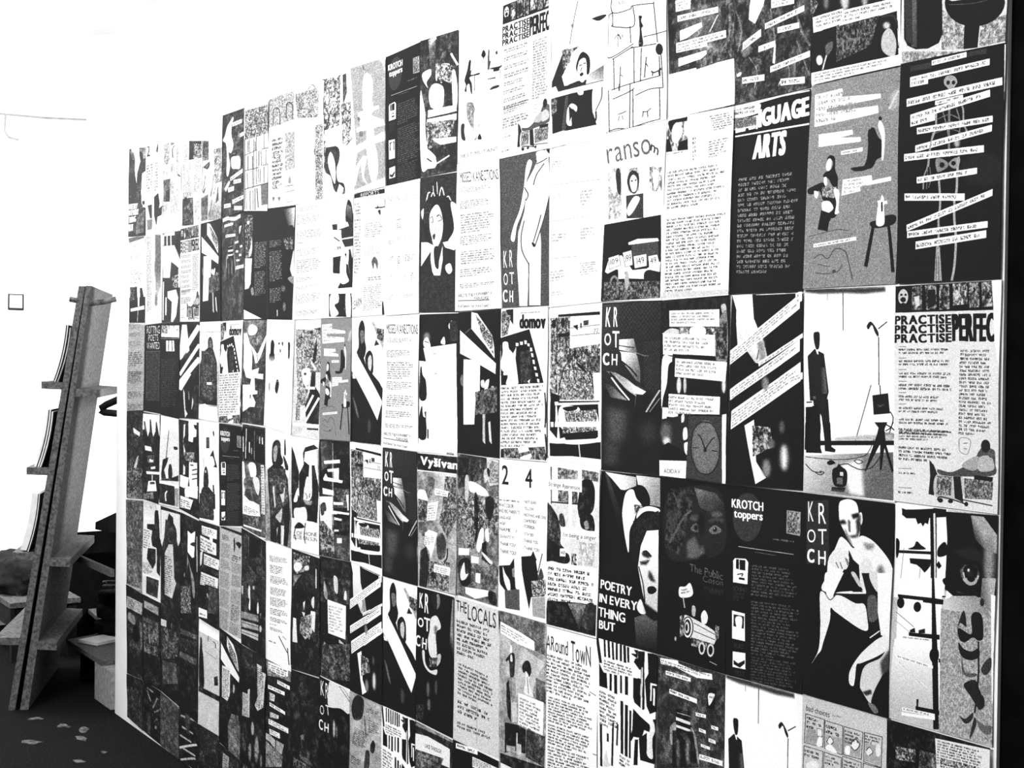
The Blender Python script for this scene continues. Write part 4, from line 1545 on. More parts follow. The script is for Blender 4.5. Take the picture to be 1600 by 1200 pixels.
T 99 211,210 368,209 225,305 4|T
T 99 -8,361 119,357 -4,441 6|C
T 99 183,363 299,364 177,441 5|H
O 55 493,42 601,10 646,66 562,121
O 10 405,37 536,15 561,109 475,128
O 88 390,207 541,170 651,208 673,252 546,299 573,460 400,478 330,379 371,292
Q 7 50 501,245 587,248 546,311 503,303
O 80 573,460 678,438 659,498 533,545
O 88 179,465 245,458 271,538 404,582 576,558 556,600 361,598 227,554
M 70 8 13.9 12 379,492 594,470 575,541 382,561
F 7 45 345,728 388,723 347,785
F 7 35 559,692 593,688 561,748
F 7 45 371,839 414,834 373,885
O 70 44,902 156,923 181,977 70,968
M 40 4 13.9 13 20,882 241,855 203,974 27,997
G 4 60 865,327 1009,313 984,15 1046,22 1020,991 838,993 869,510
@sign 12 60 228
P 60 26,3 1004,-9 984,15 5,28
P 14 5,28 824,47 845,50 27,74
B 60 1 70,52 825,58 71,80
P 92 6,83 327,61 906,68 910,195 706,203 -14,207
T 10 265,119 683,104 265,146 3|LACE THROUGH
M 60 10 19.7 14 8,193 746,155 666,231 10,325
B 60 2 73,200 664,177 74,261
@textcols 97 54 207
B 41 4 98,88 288,90 99,136
B 41 4 344,91 475,94 345,139
B 41 4 568,93 715,95 569,132
B 41 3 751,99 950,100 752,127
B 35 6 349,269 499,268 351,356
B 38 4 591,252 738,249 592,285
B 38 4 105,409 295,405 106,458
B 38 4 352,409 502,406 353,439
B 38 4 577,400 724,398 577,428
B 35 3 127,542 280,541 127,577
B 33 6 356,550 469,548 358,648
B 35 5 581,549 966,554 582,602
B 35 4 130,690 264,689 130,715
B 35 3 566,694 715,693 567,728
B 38 4 770,690 898,690 772,753
B 35 3 114,843 268,842 115,883
B 35 3 571,850 904,853 572,879
B 35 2 344,851 496,851 345,863
@people 97 49 198
G 85 97 1016,178 438,78 721,60 1020,71 1041,217 946,247
P 70 598,45 658,35 1041,217 966,247
M 80 10 16.8 15 765,89 1024,100 1040,207 775,168
P 15 756,178 862,217 701,227
O 8 208,87 308,23 396,78 406,177 455,248 398,320 248,310 159,280 220,228
O 50 253,117 357,107 385,177 303,208
O 8 440,309 560,263 668,298 698,379 684,441 560,453 468,381
O 80 526,329 606,298 653,349 620,426 546,401
P 6 139,300 376,309 468,381 728,461 899,510 1008,560 1025,994 -1,1002 -5,427 132,490
P 98 160,290 1022,659 887,807 39,432
P 96 18,448 154,489 43,491
O 45 54,642 146,684 267,803 175,772
F 8.4 30 624,859 684,857 630,914
@paletorso 66 52 200
P 80 838,-4 1005,3 1027,149 921,37
S 5.8 40 372,7 411,46
O 97 383,122 473,76 621,119 660,185 633,292 673,385 514,419 362,362 352,228
S 4.7 60 357,174 399,188
P 97 204,368 829,356 829,384 200,402
P 97 245,399 560,411 961,480 1006,523 141,521 145,485 464,485 260,482
P 97 81,625 1006,570 1006,642 591,649 74,687
O 97 463,508 645,509 685,631 774,736 794,851 720,937 576,927 448,701
O 95 257,737 446,738 340,871 455,945 290,894
P 97 9,1 72,341 119,702 31,836 -15,643
O 92 9,822 257,737 203,797 18,941
P 97 14,968 1006,930 1006,1009 11,992
E 50 276,542 340,547 274,566
E 50 220,421 266,424 219,437
@reports 97 50 196
P 10 12,-5 980,11 980,46 15,32
T 97 224,3 803,12 225,34 3|REPORTS
B 41 22 25,68 277,72 39,650
B 41 3 442,82 644,86 443,114
B 41 7 366,249 961,260 351,374
B 42 10 373,437 962,444 357,519
S 10.2 12 685,145 883,153 1000,153
S 8.2 10 745,154 765,134
O 12 765,176 844,170 844,212
P 15 969,99 1019,86 1019,175 981,167
O 40 596,569 693,533 790,577 772,636 694,583 656,632
B 27 2 501,686 925,691 502,721
B 42 14 346,751 925,754 335,958
T 15 25,877 290,839 29,942 2|LEARN
O 15 907,913 944,899 982,1009 919,1008
@graypoem 72 52 204
O 16 99,57 246,2 420,20 425,107 330,181 133,204 54,138
B 20 3 545,68 931,60 547,105
B 20 6 574,151 911,148 578,250
B 20 10 160,257 603,265 69,399
B 20 4 49,489 420,491 28,554
O 12 655,338 725,293 798,321 753,387 657,387
O 25 513,405 634,402 615,527 471,545
L 6.1 30 451,141 507,295
@lightcollage 97 46 194
P 25 708,26 835,24 843,175 706,276
M 85 20 16.8 16 49,114 595,131 527,300 66,255
M 90 15 24 17 -251,232 378,252 307,481 -262,445
O 30 650,333 826,321 913,424 740,424
O 20 148,556 498,600 540,686 432,773 473,868 664,900 680,980 367,944 229,821 31,764 40,634
O 97 139,675 245,621 387,724 372,886 183,760
P 40 -209,436 -104,455 -136,967 -263,962
P 97 36,315 925,328 908,471 649,586 44,574
S 9.6 30 795,594 995,548
P 96 519,893 661,934 608,977 414,968
M 97 25 19.2 51 -349,5 657,22 566,425 -369,438
M 97 30 14.4 52 -373,537 100,516 -86,981 -393,968
M 97 20 16.8 53 633,258 982,259 920,567 649,586
S 7.2 25 16,213 217,328 107,419
O 30 -214,42 -79,40 -116,204 -207,210
@filmcol 97 49 189
O 15 764,150 800,73 859,37 965,94 993,238 790,218
G 60 20 860,54 872,221 786,162 820,74 945,104 972,215
P 20 332,218 993,227 1012,421 765,422 638,353 631,276 359,264
P 97 501,215 831,219 874,254 506,270
P 97 359,264 610,275 707,452 361,461
P 95 637,347 999,344 1000,357 638,358
S 8.5 20 408,327 578,366
T 15 417,409 622,406 432,436 5|-8
P 97 362,471 807,445 810,487 385,493
P 10 385,493 731,489 926,439 1002,525 1004,758 576,758 609,688 400,621
O 97 631,502 791,497 821,632 905,705 650,709
O 97 832,509 897,593 942,676 876,572
P 97 400,626 624,637 669,700 575,748 414,745
P 97 808,455 888,458 876,572 816,560
P 12 299,798 988,807 1019,1000 322,988
O 95 341,814 580,799 606,869 491,897 616,967 382,984
O 92 815,808 950,806 981,990 848,989
O 40 767,930 824,921 826,950
@dark12 5 48 185
G 40 10 166,33 429,27 32,12 429,9 428,187 76,266
L 9 60 438,26 464,1017
P 96 143,181 666,156 678,186 165,208
P 90 253,250 643,227 642,329 470,345 471,266 275,272
P 96 121,334 209,285 274,318 770,330 748,353 143,350
P 96 98,415 469,425 490,469 111,466
M 50 8 18 18 469,402 970,396 934,553 489,571
P 92 873,444 957,441 955,574 913,576
P 97 -12,493 447,476 446,595 975,596 954,613 424,618 424,686 32,702
O 30 32,566 186,537 229,604 76,655
P 96 468,521 788,514 787,536 477,546
P 97 164,612 596,606 596,622 164,635
P 90 488,649 744,655 722,673 488,672
P 90 487,755 637,749 636,765 487,774
P 32 487,794 1012,792 987,1011 506,993
P 94 572,824 728,816 719,861 571,866
M 75 10 24.8 19 10,703 467,684 485,1016 32,996
P 90 32,657 424,686 423,775 163,708
@paperslip 5 48 194
M 30 4 33.6 20 -133,176 1003,145 958,334 -22,382
P 40 761,216 956,222 934,304 762,311
O 92 811,244 860,241 871,303 787,303
O 70 141,199 249,283 249,349 142,317
O 85 457,141 585,158 586,273 484,254
P 97 260,345 852,354 846,622 277,622
B 60 9 302,384 788,378 304,607
F 6.5 75 154,754 203,749 154,807
F 6.5 75 400,795 432,791 400,834
P 88 306,938 438,896 464,959 359,985
O 80 642,640 793,663 642,666
P 85 843,716 965,703 976,734 858,746
F 5.2 45 929,828 977,822 930,904
M 50 5 18.1 21 88,734 988,644 994,934 33,1023
@fabric 3 47 203
T 99 60,29 183,21 63,144 3|K
T 99 221,29 326,23 224,149 3|R
T 99 38,220 189,214 39,293 3|O
T 99 226,197 370,192 255,272 3|T
T 99 13,333 138,330 15,413 5|C
T 99 203,340 332,336 195,409 4|H
O 90 378,-6 716,2 1020,2 1006,168 724,167 359,199 304,133
S 6.2 40 664,-4 1025,83
S 4.9 50 560,-15 818,2 998,52
F 4.9 80 513,350 555,344 517,422
F 4.9 60 604,362 630,359 606,411
@arches 97 44 184
M 80 20 9.1 22 -921,13 -625,26 -584,219 -921,254
M 80 20 9.1 23 -378,26 -95,39 -135,250 -378,290
O 97 -836,125 -751,112 -688,155 -709,258 -836,250
O 97 -317,134 -216,114 -155,155 -175,266 -296,248
M 90 40 12.7 24 24,67 412,87 412,251 63,180
S 6.3 40 450,36 601,7 714,57 714,174
S 7.2 20 412,115 412,169
P 30 412,269 488,193 601,255 676,207 714,272 488,266
P 97 -175,247 374,276 825,280 825,370 -419,334 -419,240
L 4.5 50 788,36 788,296
M 80 40 9.1 25 751,383 971,397 935,981 751,974
P 40 825,396 898,446 825,495
F 7.2 30 751,580 825,584 751,616
M 97 35 8.2 54 -16,36 825,48 825,298 63,254
B 22 16 -1007,296 -419,306 -1007,876
S 7.2 20 -878,189 -836,115 -709,106 -584,181 -625,273
S 7.2 25 -357,197 -337,114 -216,104 -135,175 -155,239
M 97 30 7.2 55 714,362 971,362 971,992 714,991
P 30 989,141 1043,136 1043,287 989,292
@textpage 97 44 184
B 38 4 29,27 963,29 33,67
B 39 8 36,87 969,96 46,176
B 39 6 51,226 981,235 60,304
L 4.8 50 64,334 407,337
B 39 6 69,383 937,389 77,451
B 38 7 81,481 964,475 94,597
B 39 3 98,635 749,634 103,674
B 38 4 107,712 945,698 110,741
B 36 9 95,779 952,768 84,865
B 33 5 91,922 946,915 84,969
@drawlady 85 42 184
P 97 -59,-5 1031,-4 1015,66 -47,73
P 15 726,71 973,58 975,86 810,81
M 88 30 15.2 3 41,78 975,86 999,433 594,440 501,722 173,731
L 2.8 60 110,98 727,86
E 15 624,102 674,102 625,114
E 20 276,146 319,146 277,155
O 12 779,215 836,146 836,312 751,361 688,352
P 10 674,419 818,436 808,558 972,620 951,872 518,876 460,724 611,609
O 92 301,425 591,411 600,497 484,565 355,520
E 10 430,457 480,456 432,468
P 97 463,565 808,558 810,582 466,586
P 97 667,342 857,412 797,422 628,362
L 17.1 96 734,634 332,841
L 17.1 96 935,652 495,855
P 96 29,887 517,867 520,894 34,914
P 95 539,889 959,872 953,896 541,904
P 10 542,916 946,907 935,921 543,929
M 80 15 9.5 4 131,723 290,672 273,857 129,861
@horse 97 43 178
P 5 -40,64 106,147 292,307 271,447 189,510 64,556 -27,481
P 5 2,520 250,507 353,561 959,471 939,720 23,727
O 95 85,565 250,448 230,558 147,582
P 5 292,327 476,230 435,134 516,81 839,43 999,71 516,120 476,201 678,231 638,350 476,437 435,557 292,564
P 5 759,227 859,223 999,411 939,725 597,715 638,546 759,481
O 90 516,395 597,333 719,366 759,481 638,546 476,535
S 5.9 8 516,484 577,510 557,531
S 5.9 8 678,476 658,516
P 60 435,547 759,540 719,581 516,582
O 92 106,643 312,622 516,612 577,706 435,783 230,785 106,723
O 6 106,812 271,753 476,781 353,803
S 7.9 15 147,809 106,871 168,917
S 7.9 15 516,749 476,850 516,926
T 15 189,837 939,808 189,871 1|OF MONE
T 15 64,874 939,852 64,909 1|CLUB ON SUN
G 80 50 999,81 999,372 939,83 1058,78 1078,456 999,430
@darkman 8 44 187
M 85 6 20.6 8 62,22 656,12 619,129 70,211
O 92 86,124 262,91 381,120 265,167 107,170
O 90 460,113 598,93 619,124 481,135
P 55 70,211 344,189 189,258 74,305
P 4 36,326 228,236 503,205 862,262 864,338 706,369 670,503 435,530 321,622 84,547
P 92 85,565 202,566 249,766 74,770
P 92 709,463 867,460 832,641 673,596
P 88 858,91 898,107 902,259 862,262
O 90 745,356 824,341 807,436 727,405
P 82 396,542 710,491 753,646 520,719 322,659
M 85 15 15 9 357,545 749,497 676,708 323,678
P 95 431,418 509,393 473,480
P 92 395,496 513,496 475,536
@rotten 4 45 198
M 14 3 17.7 11 67,-18 923,-12 938,697 85,778
P 40 355,503 510,476 492,526 375,537
L 3.5 50 414,533 396,579
T 45 115,694 709,719 116,761 4|POETRY
O 40 610,613 687,606 670,678 612,675
O 35 358,654 670,669 786,711 398,686
P 12 106,-57 922,-55 885,-9 147,-6
@darkarch 98 44 178
P 20 982,499 1070,431 1215,405 1378,408 1400,492 1478,626 1537,767 1511,993 1077,986 1010,732
M 36 8 11.3 26 998,463 1179,412 1436,495 1520,775 1511,993 1076,981
S 3.8 40 659,364 773,391 776,466
O 60 716,788 770,735 828,804
L 5.6 20 623,820 904,823
L 4.7 30 626,871 924,871
L 4.7 40 630,960 928,963
P 60 906,874 924,875 926,922 908,921
O 50 150,890 246,891 210,927
O 50 362,902 457,903 421,939
B 48 14 164,365 547,379 186,830
S 4.7 60 650,569 615,623
S 4.7 60 817,543 895,632
B 22 12 126,362 584,368 147,819
M 97 40 7.5 56 -8,-1 904,-8 915,253 4,258
S 6.6 25 158,231 153,117 268,98 384,136 409,260
S 6.6 25 634,221 647,101 759,91 854,136 848,238
M 95 45 7.5 57 583,349 920,355 934,681 598,678
@silhou 98 42 173
O 6 171,217 231,185 300,224 288,296 318,367 126,374 160,300
G 6 80 227,318 234,375 119,322 312,316 319,372 113,379
O 12 445,210 489,204 488,225 454,223
O 12 574,198 615,202 610,232 577,225
O 12 501,265 533,264 537,289 504,290
O 10 793,202 843,196 873,220 867,298 861,338 814,334 807,281
O 6 372,621 425,546 489,553 514,592 462,667 398,660
O 60 124,603 166,590 183,652 140,660
L 3 85 174,580 1019,526
@jacket 84 41 176
P 98 -44,-40 1023,-72 981,267 854,395 600,304 86,351 -44,340
G 60 95 -44,800 -44,200 -44,520 129,448 215,1000 -1,997
O 10 258,169 322,105 472,75 578,97 600,195 685,248 600,294 343,312 258,279
O 70 301,176 408,129 472,164 408,268 322,264
O 8 719,167 736,66 770,59 791,171 748,194
O 12 685,199 854,266 875,314 770,312
P 10 86,371 343,293 685,298 854,395 939,626 939,774 854,999 642,1006 727,820 600,830 600,999 429,993 386,1006 193,1001 172,684 107,489
M 45 8 13.9 6 129,348 770,312 854,612 258,777
P 85 279,516 343,492 408,666 365,699
P 85 557,555 727,533 727,602 663,627
P 85 706,485 748,482 748,531 706,534
O 75 386,767 514,718 642,678 600,800 472,790
P 80 429,873 493,848 450,951
P 90 642,857 727,850 706,1001 642,1006
G 95 60 854,335 939,725 854,395 1002,423 981,998 854,999 939,725
@letter 97 42 188
B 30 6 161,104 862,91 163,157
B 27 5 164,181 741,170 190,252
B 27 5 190,271 887,257 193,338
B 27 6 195,367 869,351 198,434
B 27 6 199,453 871,433 202,528
B 27 4 203,547 894,523 205,604
B 24 3 206,623 876,606 208,660
B 35 1 187,681 465,668 188,695
B 24 3 189,709 716,704 203,736
B 38 1 150,826 492,818 151,844
L 7.5 12 532,759 761,835 883,867
L 7.5 12 861,824 925,951
S 4.7 20 676,744 799,759
@slips14 5 42 187
P 60 -44,-51 979,-63 967,94 541,105 75,139
P 97 91,17 863,4 865,59 624,96 94,79 118,134
B 20 5 113,29 863,14 109,125
P 97 459,131 929,132 930,165 461,164
B 42 1 493,130 897,139 494,157
P 97 101,215 751,200 752,231 102,248
B 42 1 135,215 719,207 137,240
P 92 160,272 382,270 363,328 172,338
B 20 4 169,276 374,275 172,338
P 97 173,356 767,361 768,390 174,386
B 42 1 207,355 734,368 208,379
P 90 198,435 536,424 516,455 200,482
B 20 3 211,438 515,427 213,480
P 97 145,500 885,486 887,528 147,544
B 42 2 180,501 853,495 181,535
P 97 184,581 572,570 574,613 186,625
B 42 2 218,581 539,580 220,615
P 75 56,635 208,628 400,649 404,723 189,688 59,687
P 68 442,643 731,639 653,734 425,730
M 78 40 7.5 10 60,706 695,746 658,835 49,928
@shelves 94 37 168
L 7 25 29,458 543,431
L 7 25 29,304 714,304
L 7 20 714,295 966,301
L 7 20 762,434 1014,435
L 7 20 811,585 1021,583
L 7 20 30,609 637,598
L 8 20 30,789 642,764 1030,748
L 6 30 265,168 266,277
L 6 30 514,195 551,752
L 6 30 220,314 245,437
L 6 30 405,325 437,770
L 6 30 719,449 746,587
L 6 40 837,189 847,427
L 6 30 127,628 177,787
L 6 30 364,604 391,770
L 6 30 615,613 641,734
L 6 30 703,616 708,735
L 5 40 79,795 130,989
L 5 30 391,780 418,989
L 8 15 575,794 626,969
P 48 731,766 1022,752 1018,940 759,949
M 90 20 11.9 27 29,22 994,45 1007,303 29,304
L 8 18 29,304 30,989
L 7 18 311,181 313,280
L 7 15 173,332 183,434
L 7 15 473,349 480,428
L 7 18 174,474 175,608
L 8 15 362,483 374,605
L 7 18 632,445 636,584
L 7 15 273,809 285,989
L 7 15 484,792 493,990
L 6 20 854,601 860,739
L 6 20 932,450 938,575
@darkface 5 78 176
G 6 85 778,117 988,99 773,26 993,19 994,194 888,189
O 10 867,188 972,183 999,289 961,345 831,321
M 70 8 17.9 1 786,281 988,270 984,385 856,380
P 90 985,404 1005,386 1012,678 931,558
O 60 892,636 998,619 1002,688
P 6 9,19 773,26 787,300 234,277 167,335 17,329
M 70 8 15.9 2 9,29 181,47 170,415 32,431
O 92 57,100 102,93 103,123 69,121
O 85 100,393 144,314 159,234 173,355 124,424
G 85 95 55,452 174,537 20,430 175,436 155,669 110,710 28,718
O 60 157,721 202,701 228,763 182,773
P 97 9,901 397,988 12,991
B 80 17 223,292 481,292 231,528
B 80 17 232,559 470,555 240,779
B 80 5 525,289 787,290 528,353
B 80 20 534,388 792,383 546,658
B 80 10 545,718 787,708 551,850
F 5 50 841,884 871,885 843,925
F 8 45 810,723 854,724 812,753
L 8 90 703,913 706,964
L 3 35 477,287 507,989
@strike 30 38 162
G 46 20 51,34 117,637 38,0 990,-1 1025,571 -10,573
P 20 -10,573 1022,540 939,1026 -7,1034
O 97 221,68 382,37 594,77 508,136 253,140
P 97 37,122 180,123 413,330 406,482 701,458 662,512 878,515 870,568 529,556 565,674 656,678 659,710 454,719 600,791 558,835 374,839 74,895 44,628 351,623 392,568 179,555 50,463
O 96 309,233 501,287 619,319 770,244 961,149 965,192 737,362 560,416 460,341
O 60 560,190 603,163 634,244
P 10 283,863 304,841 380,893 422,849 471,880 382,914
L 5.4 60 661,415 597,330
P 20 352,721 399,720 389,758 356,755
@barman 30 38 170
P 6 -71,21 956,14 927,324 83,347
L 9.3 90 33,121 48,263
L 9.3 92 307,163 316,258
L 8.3 80 403,211 403,264
L 5.2 60 524,47 520,309
L 8.3 85 745,90 739,152
L 10.3 95 857,95 856,151
L 6.2 95 169,39 148,322
P 92 -44,361 83,358 182,523 82,680 303,712 492,704 720,712 763,818 7,857
O 95 257,379 402,343 566,358 588,450 448,481 305,471
P 50 83,369 232,359 353,478 157,524
O 88 448,491 634,467 724,521 677,626 540,587
P 90 772,344 905,336 959,777 807,783
B 50 18 771,355 926,344 829,791
O 45 83,530 304,492 400,568 469,686 422,701 304,607 107,614
P 96 7,751 719,753 696,830 7,868
B 45 4 57,778 697,775 57,841
P 32 7,878 980,794 976,989 7,1047
M 60 15 20.6 5 57,883 807,813 717,902 106,962
P 95 32,965 826,929 782,949 57,983
P 97 976,984 997,991 7,1052 7,1042
@steps 10 38 182
P 3 329,34 789,17 797,305 338,341
P 26 99,43 329,30 311,190 81,209
L 4.8 50 293,39 291,327
L 4.8 40 826,13 819,264
M 26 5 19.2 7 59,240 977,148 987,532 45,588
P 80 19,495 88,491 90,563 30,561
F 4.8 95 342,513 388,508 344,571
F 3.8 80 525,453 570,447 525,472
O 6 389,546 479,478 484,669 415,678
O 6 549,488 641,497 668,647 576,668
O 95 344,600 389,546 392,661 323,650
O 92 666,590 711,555 737,639 668,657
P 60 16,716 714,670 739,725 17,774
P 70 18,793 763,751 764,799 19,850
P 82 20,870 742,830 743,888 30,907
L 4.8 10 28,811 763,770
L 4.8 10 30,892 742,859
P 10 736,620 943,623 928,904 721,910
E 80 809,774 855,769 810,803
P 70 783,643 829,637 807,698
@slips15 5 38 186
P 16 9,-31 998,-53 956,73 501,166 15,187
L 4.7 40 459,-46 464,142
P 85 660,86 843,87 844,125 1003,133 941,366 920,425 693,481 578,449 690,359
B 12 22 665,109 980,108 624,452
P 85 67,399 276,392 275,354 367,334 351,581 49,601
B 12 18 81,407 360,396 72,598
T 40 97,642 236,625 81,910 1|KO
F 4.7 70 491,658 555,650 493,714
F 5.7 60 382,870 446,862 384,946
F 5.7 55 656,815 747,803 659,928
F 4.7 60 841,885 886,879 842,941
@handslips 25 35 162
M 30 10 20.6 28 25,2 932,8 982,989 52,924
O 97 202,124 347,81 468,47 493,71 422,119 400,214 500,317 406,393 286,384 363,514 272,610 199,574 217,442 161,291 14,248 109,202
P 97 445,102 883,98 884,137 447,141
B 42 1 485,109 845,99 485,139
P 97 788,235 957,227 957,265 788,273
B 42 1 827,242 918,228 827,272
O 97 408,445 599,439 791,464 792,567 650,566 435,540
P 97 367,628 910,581 910,620 368,667
B 42 1 405,635 872,583 406,665
P 97 111,719 321,654 369,678 183,755
P 97 510,663 840,672 841,712 511,703
B 42 1 548,670 802,673 549,701
P 97 276,724 535,723 536,767 278,769
B 42 1 314,732 498,725 316,766
P 97 469,855 958,840 958,880 470,894
B 42 1 506,862 921,842 507,892
P 97 95,868 400,879 401,919 97,907
B 42 1 133,875 362,881 135,905
P 97 564,920 912,945 912,984 565,960
B 42 1 601,927 875,947 602,958
F 10.3 60 740,272 779,275 741,324
@reports2 76 36 167
P 6 71,14 1006,72 1006,47 81,-5
B 60 1 300,22 783,51 300,43
B 20 4 118,68 499,93 118,128
B 35 12 118,150 523,171 81,294
B 35 14 92,315 523,328 81,404
B 35 24 65,427 499,445 38,583
B 35 28 65,603 475,615 12,784
B 35 28 38,803 450,807 -5,1018
O 8 643,115 690,104 713,185 667,228
O 8 736,144 873,130 984,152 896,190 828,172
B 10 3 572,253 1006,265 572,315
B 40 12 572,326 1028,334 572,419
B 40 14 572,440 1006,444 547,546
B 40 20 547,578 1006,583 509,706
B 22 10 547,719 962,716 499,875
B 25 8 475,889 940,889 450,997
@bwslip2 5 34 182
P 97 352,24 643,58 793,130 870,260 545,185 353,109
M 97 20 7.7 12 367,31 743,128 845,245 495,173
P 97 78,119 896,303 872,349 497,325 78,262
P 92 140,306 496,287 474,520 373,584 115,585
B 15 18 166,326 486,307 141,581
F 3.8 80 650,435 690,429 650,473
P 50 578,658 854,633 956,722 940,1056 457,1140 401,784
B 20 26 603,668 855,652 431,1145
P 70 195,1055 507,1052 457,1140 196,1185
@drape 90 32 158
M 60 15 12.6 3 22,164 345,191 357,383 35,369
P 25 66,436 411,398 439,432 364,489 202,456
P 96 124,493 974,400 999,823 749,850 891,693 540,796 392,935 115,771
P 45 5,743 378,723 342,975 20,980
G 90 60 428,673 758,996 478,645 1042,703 1010,1009 342,985
P 25 55,682 267,642 165,710
P 30 723,838 840,669 874,816
L 5.3 50 49,166 42,638
S 8.4 30 207,531 159,624 55,671
S 8.4 45 628,551 583,652 485,751
S 6.3 55 828,471 736,641 640,739
M 90 45 14.7 58 613,298 994,309 1013,639 685,638
S 7.4 35 540,796 493,877 392,935
@coat 72 32 155
P 97 -21,-3 1014,-2 1027,98 12,98
P 88 12,106 1003,103 964,607 857,555 632,356 117,469 6,405
O 14 426,253 435,179 535,153 625,190 651,293 581,367 477,358
O 45 474,211 590,200 615,293 527,336
P 12 34,426 263,296 468,252 675,283 867,417 914,836 6,839
M 40 8 15.1 5 105,296 676,293 860,587 625,811 84,769
P 92 369,612 631,608 634,635 371,640
P 95 -64,863 306,831 523,853 890,853 985,1001 -56,996
P 80 867,417 967,416 991,834 931,847
@standman 97 32 160
P 20 365,166 516,160 511,267 361,273
P 45 397,176 483,172 479,258 394,261
O 10 689,106 732,89 767,125 729,142
P 8 544,345 707,275 781,345 906,439 724,442 804,417 754,367 677,339
L 4.2 60 222,380 218,475
O 12 243,527 326,455 432,487 481,568 450,652 237,663
P 15 18,790 184,666 450,652 607,686 709,722 785,758
P 92 298,498 362,490 361,516 307,519
P 15 688,620 741,617 762,698 700,691
P 10 129,690 450,652 503,650 607,675 787,707 780,840 696,966 -16,983 -12,864
M 36 8 14.6 11 20,737 710,701 696,956 12,977
P 97 702,855 1010,837 1001,978 721,970
@slips5 6 32 158
P 95 151,44 903,42 905,131 705,136 707,178 553,168 552,136 156,132
P 94 75,149 882,175 886,291 85,303
P 94 274,320 1009,322 988,422 279,428
P 94 152,515 966,506 945,605 368,617 343,635 117,647
B 35 4 178,59 878,54 172,131
B 35 4 104,169 858,188 95,297
B 35 4 301,334 985,334 295,421
B 35 5 153,531 942,523 148,639
P 90 86,325 219,292 174,437 95,466
P 28 523,627 969,613 977,854 485,891
P 97 41,890 458,873 462,955 47,984
B 20 1 97,936 410,920 99,957
O 80 425,711 476,705 478,747
@studio6 85 32 146
P 95 -1,-260 412,-262 403,-168 -9,-166
B 20 1 70,-222 332,-221 71,-199
G 50 88 212,-145 222,38 -63,-136 991,-145 995,-39 -21,-25
O 6 77,132 87,62 156,69 175,166 235,265 284,558 50,587 21,321
S 8.9 10 696,35 797,45 819,88
P 10 764,408 921,374 944,474 780,495
P 12 17,591 1046,578 1047,636 21,650
L 4.4 50 298,181 836,206
L 5.9 40 452,-143 461,55
@slats8 8 32 77
L 39.4 60 370,-672 850,-624
L 33.8 60 595,-722 848,-675
L 33.8 55 209,-343 795,-269
L 33.8 60 410,-121 927,-114
L 33.8 60 605,-169 802,-2
F 14.1 80 503,-465 592,-486 503,-417
M 30 6 39.4 22 75,-660 1036,-666 1076,611 79,750
L 11.3 50 940,-748 964,91
@news18 96 32 155
P 15 341,119 968,159 979,327 353,313
O 95 610,265 764,221 770,318 613,314
M 85 15 10.8 1 604,157 970,192 978,321 561,305
B 22 26 42,336 563,348 63,682
B 22 26 615,341 980,354 635,654
P 30 64,687 586,704 629,987 55,961
M 40 15 15.1 2 64,692 586,704 629,987 55,961
B 22 24 664,710 951,717 654,956
P 12 271,673 300,718 67,746 65,703
B 19 12 82,145 343,151 93,318
B 19 8 86,629 582,640 90,689
@diagfar 5 30 151
P 97 92,25 344,25 441,184 505,296 17,399 -21,298
P 30 179,354 341,308 399,341 238,398
P 97 75,421 953,36 972,81 447,263 128,399
L 48.6 97 40,354 954,48
L 33.1 97 31,544 983,239
L 48.6 97 40,632 992,383
L 55.2 97 45,687 470,541
P 88 210,685 297,739 339,912 451,954 320,998 252,848
O 60 484,705 545,791 492,802
O 90 679,779 737,832 636,909 667,822
@shelves4 5 31 146
P 96 250,50 334,35 302,164 188,228 324,348 238,400 216,215
P 97 500,-16 916,-19 885,153 732,166 704,218 476,219
P 8 762,31 914,31 898,81 786,63
M 90 10 13.7 10 240,354 778,320 775,432 293,432
P 97 512,439 928,421 891,789 580,798 506,611
L 11.4 10 591,468 722,461
L 9.1 10 679,518 900,489
L 9.1 10 678,563 899,539
L 9.1 10 676,614 898,584
L 9.1 10 610,699 767,690
L 9.1 10 766,712 895,673
P 97 48,614 506,611 448,731 26,747
P 92 207,484 318,511 316,593 203,602
P 92 282,758 555,755 499,829 307,837
P 97 52,846 711,830 657,870 549,950 47,977
P 97 55,744 283,747 338,742 283,735 336,823 916,798 945,662 503,703
B 30 4 80,872 631,861 48,971
@lady5 5 29 168
P 97 368,140 571,152 795,107 774,212 755,352 643,372 382,338
O 20 521,255 746,215 804,249
L 7.9 85 882,153 904,474
L 6 60 1020,131 1054,225
O 60 416,405 594,486 771,586 780,723 665,696 599,565
O 70 195,577 251,541 254,590
M 75 6 11.9 15 -4,698 547,639 621,888 15,958
P 70 354,351 446,421 365,509
@photos6 6 29 142
M 80 6 18.2 19 -41,-143 638,-172 648,-37 -30,11
P 35 -100,114 911,61 914,113 -96,176
P 40 -82,376 928,314 897,393 -77,437
F 6.1 95 626,193 663,188 627,208
M 25 5 21.3 20 -16,211 880,141 889,275 -6,349
@skelfar 5 30 78
L 35.9 75 57,-505 929,-933
L 35.9 70 270,-704 849,-687
L 35.9 75 67,-140 970,-519
L 35.9 75 97,-348 890,-460
L 35.9 70 110,124 931,-29
L 35.9 75 106,-14 851,-91
L 35.9 75 186,320 737,291
L 35.9 75 86,513 626,493
L 38.6 85 59,760 932,462
L 35.9 75 266,730 855,708
L 35.9 75 134,977 855,764
F 22.1 30 468,-51 619,-101 475,370
@news19 92 29 150
S 8.9 10 625,109 515,142 547,229
P 40 428,60 596,75 597,96 429,92
B 11 8 435,285 689,294 437,373
B 16 40 736,129 924,135 722,415
S 11.1 10 805,421 944,452
P 45 24,423 410,437 387,679 25,659
P 25 176,546 396,548 387,679 147,666
B 22 12 440,473 641,475 443,551
B 19 16 755,526 1003,531 761,637
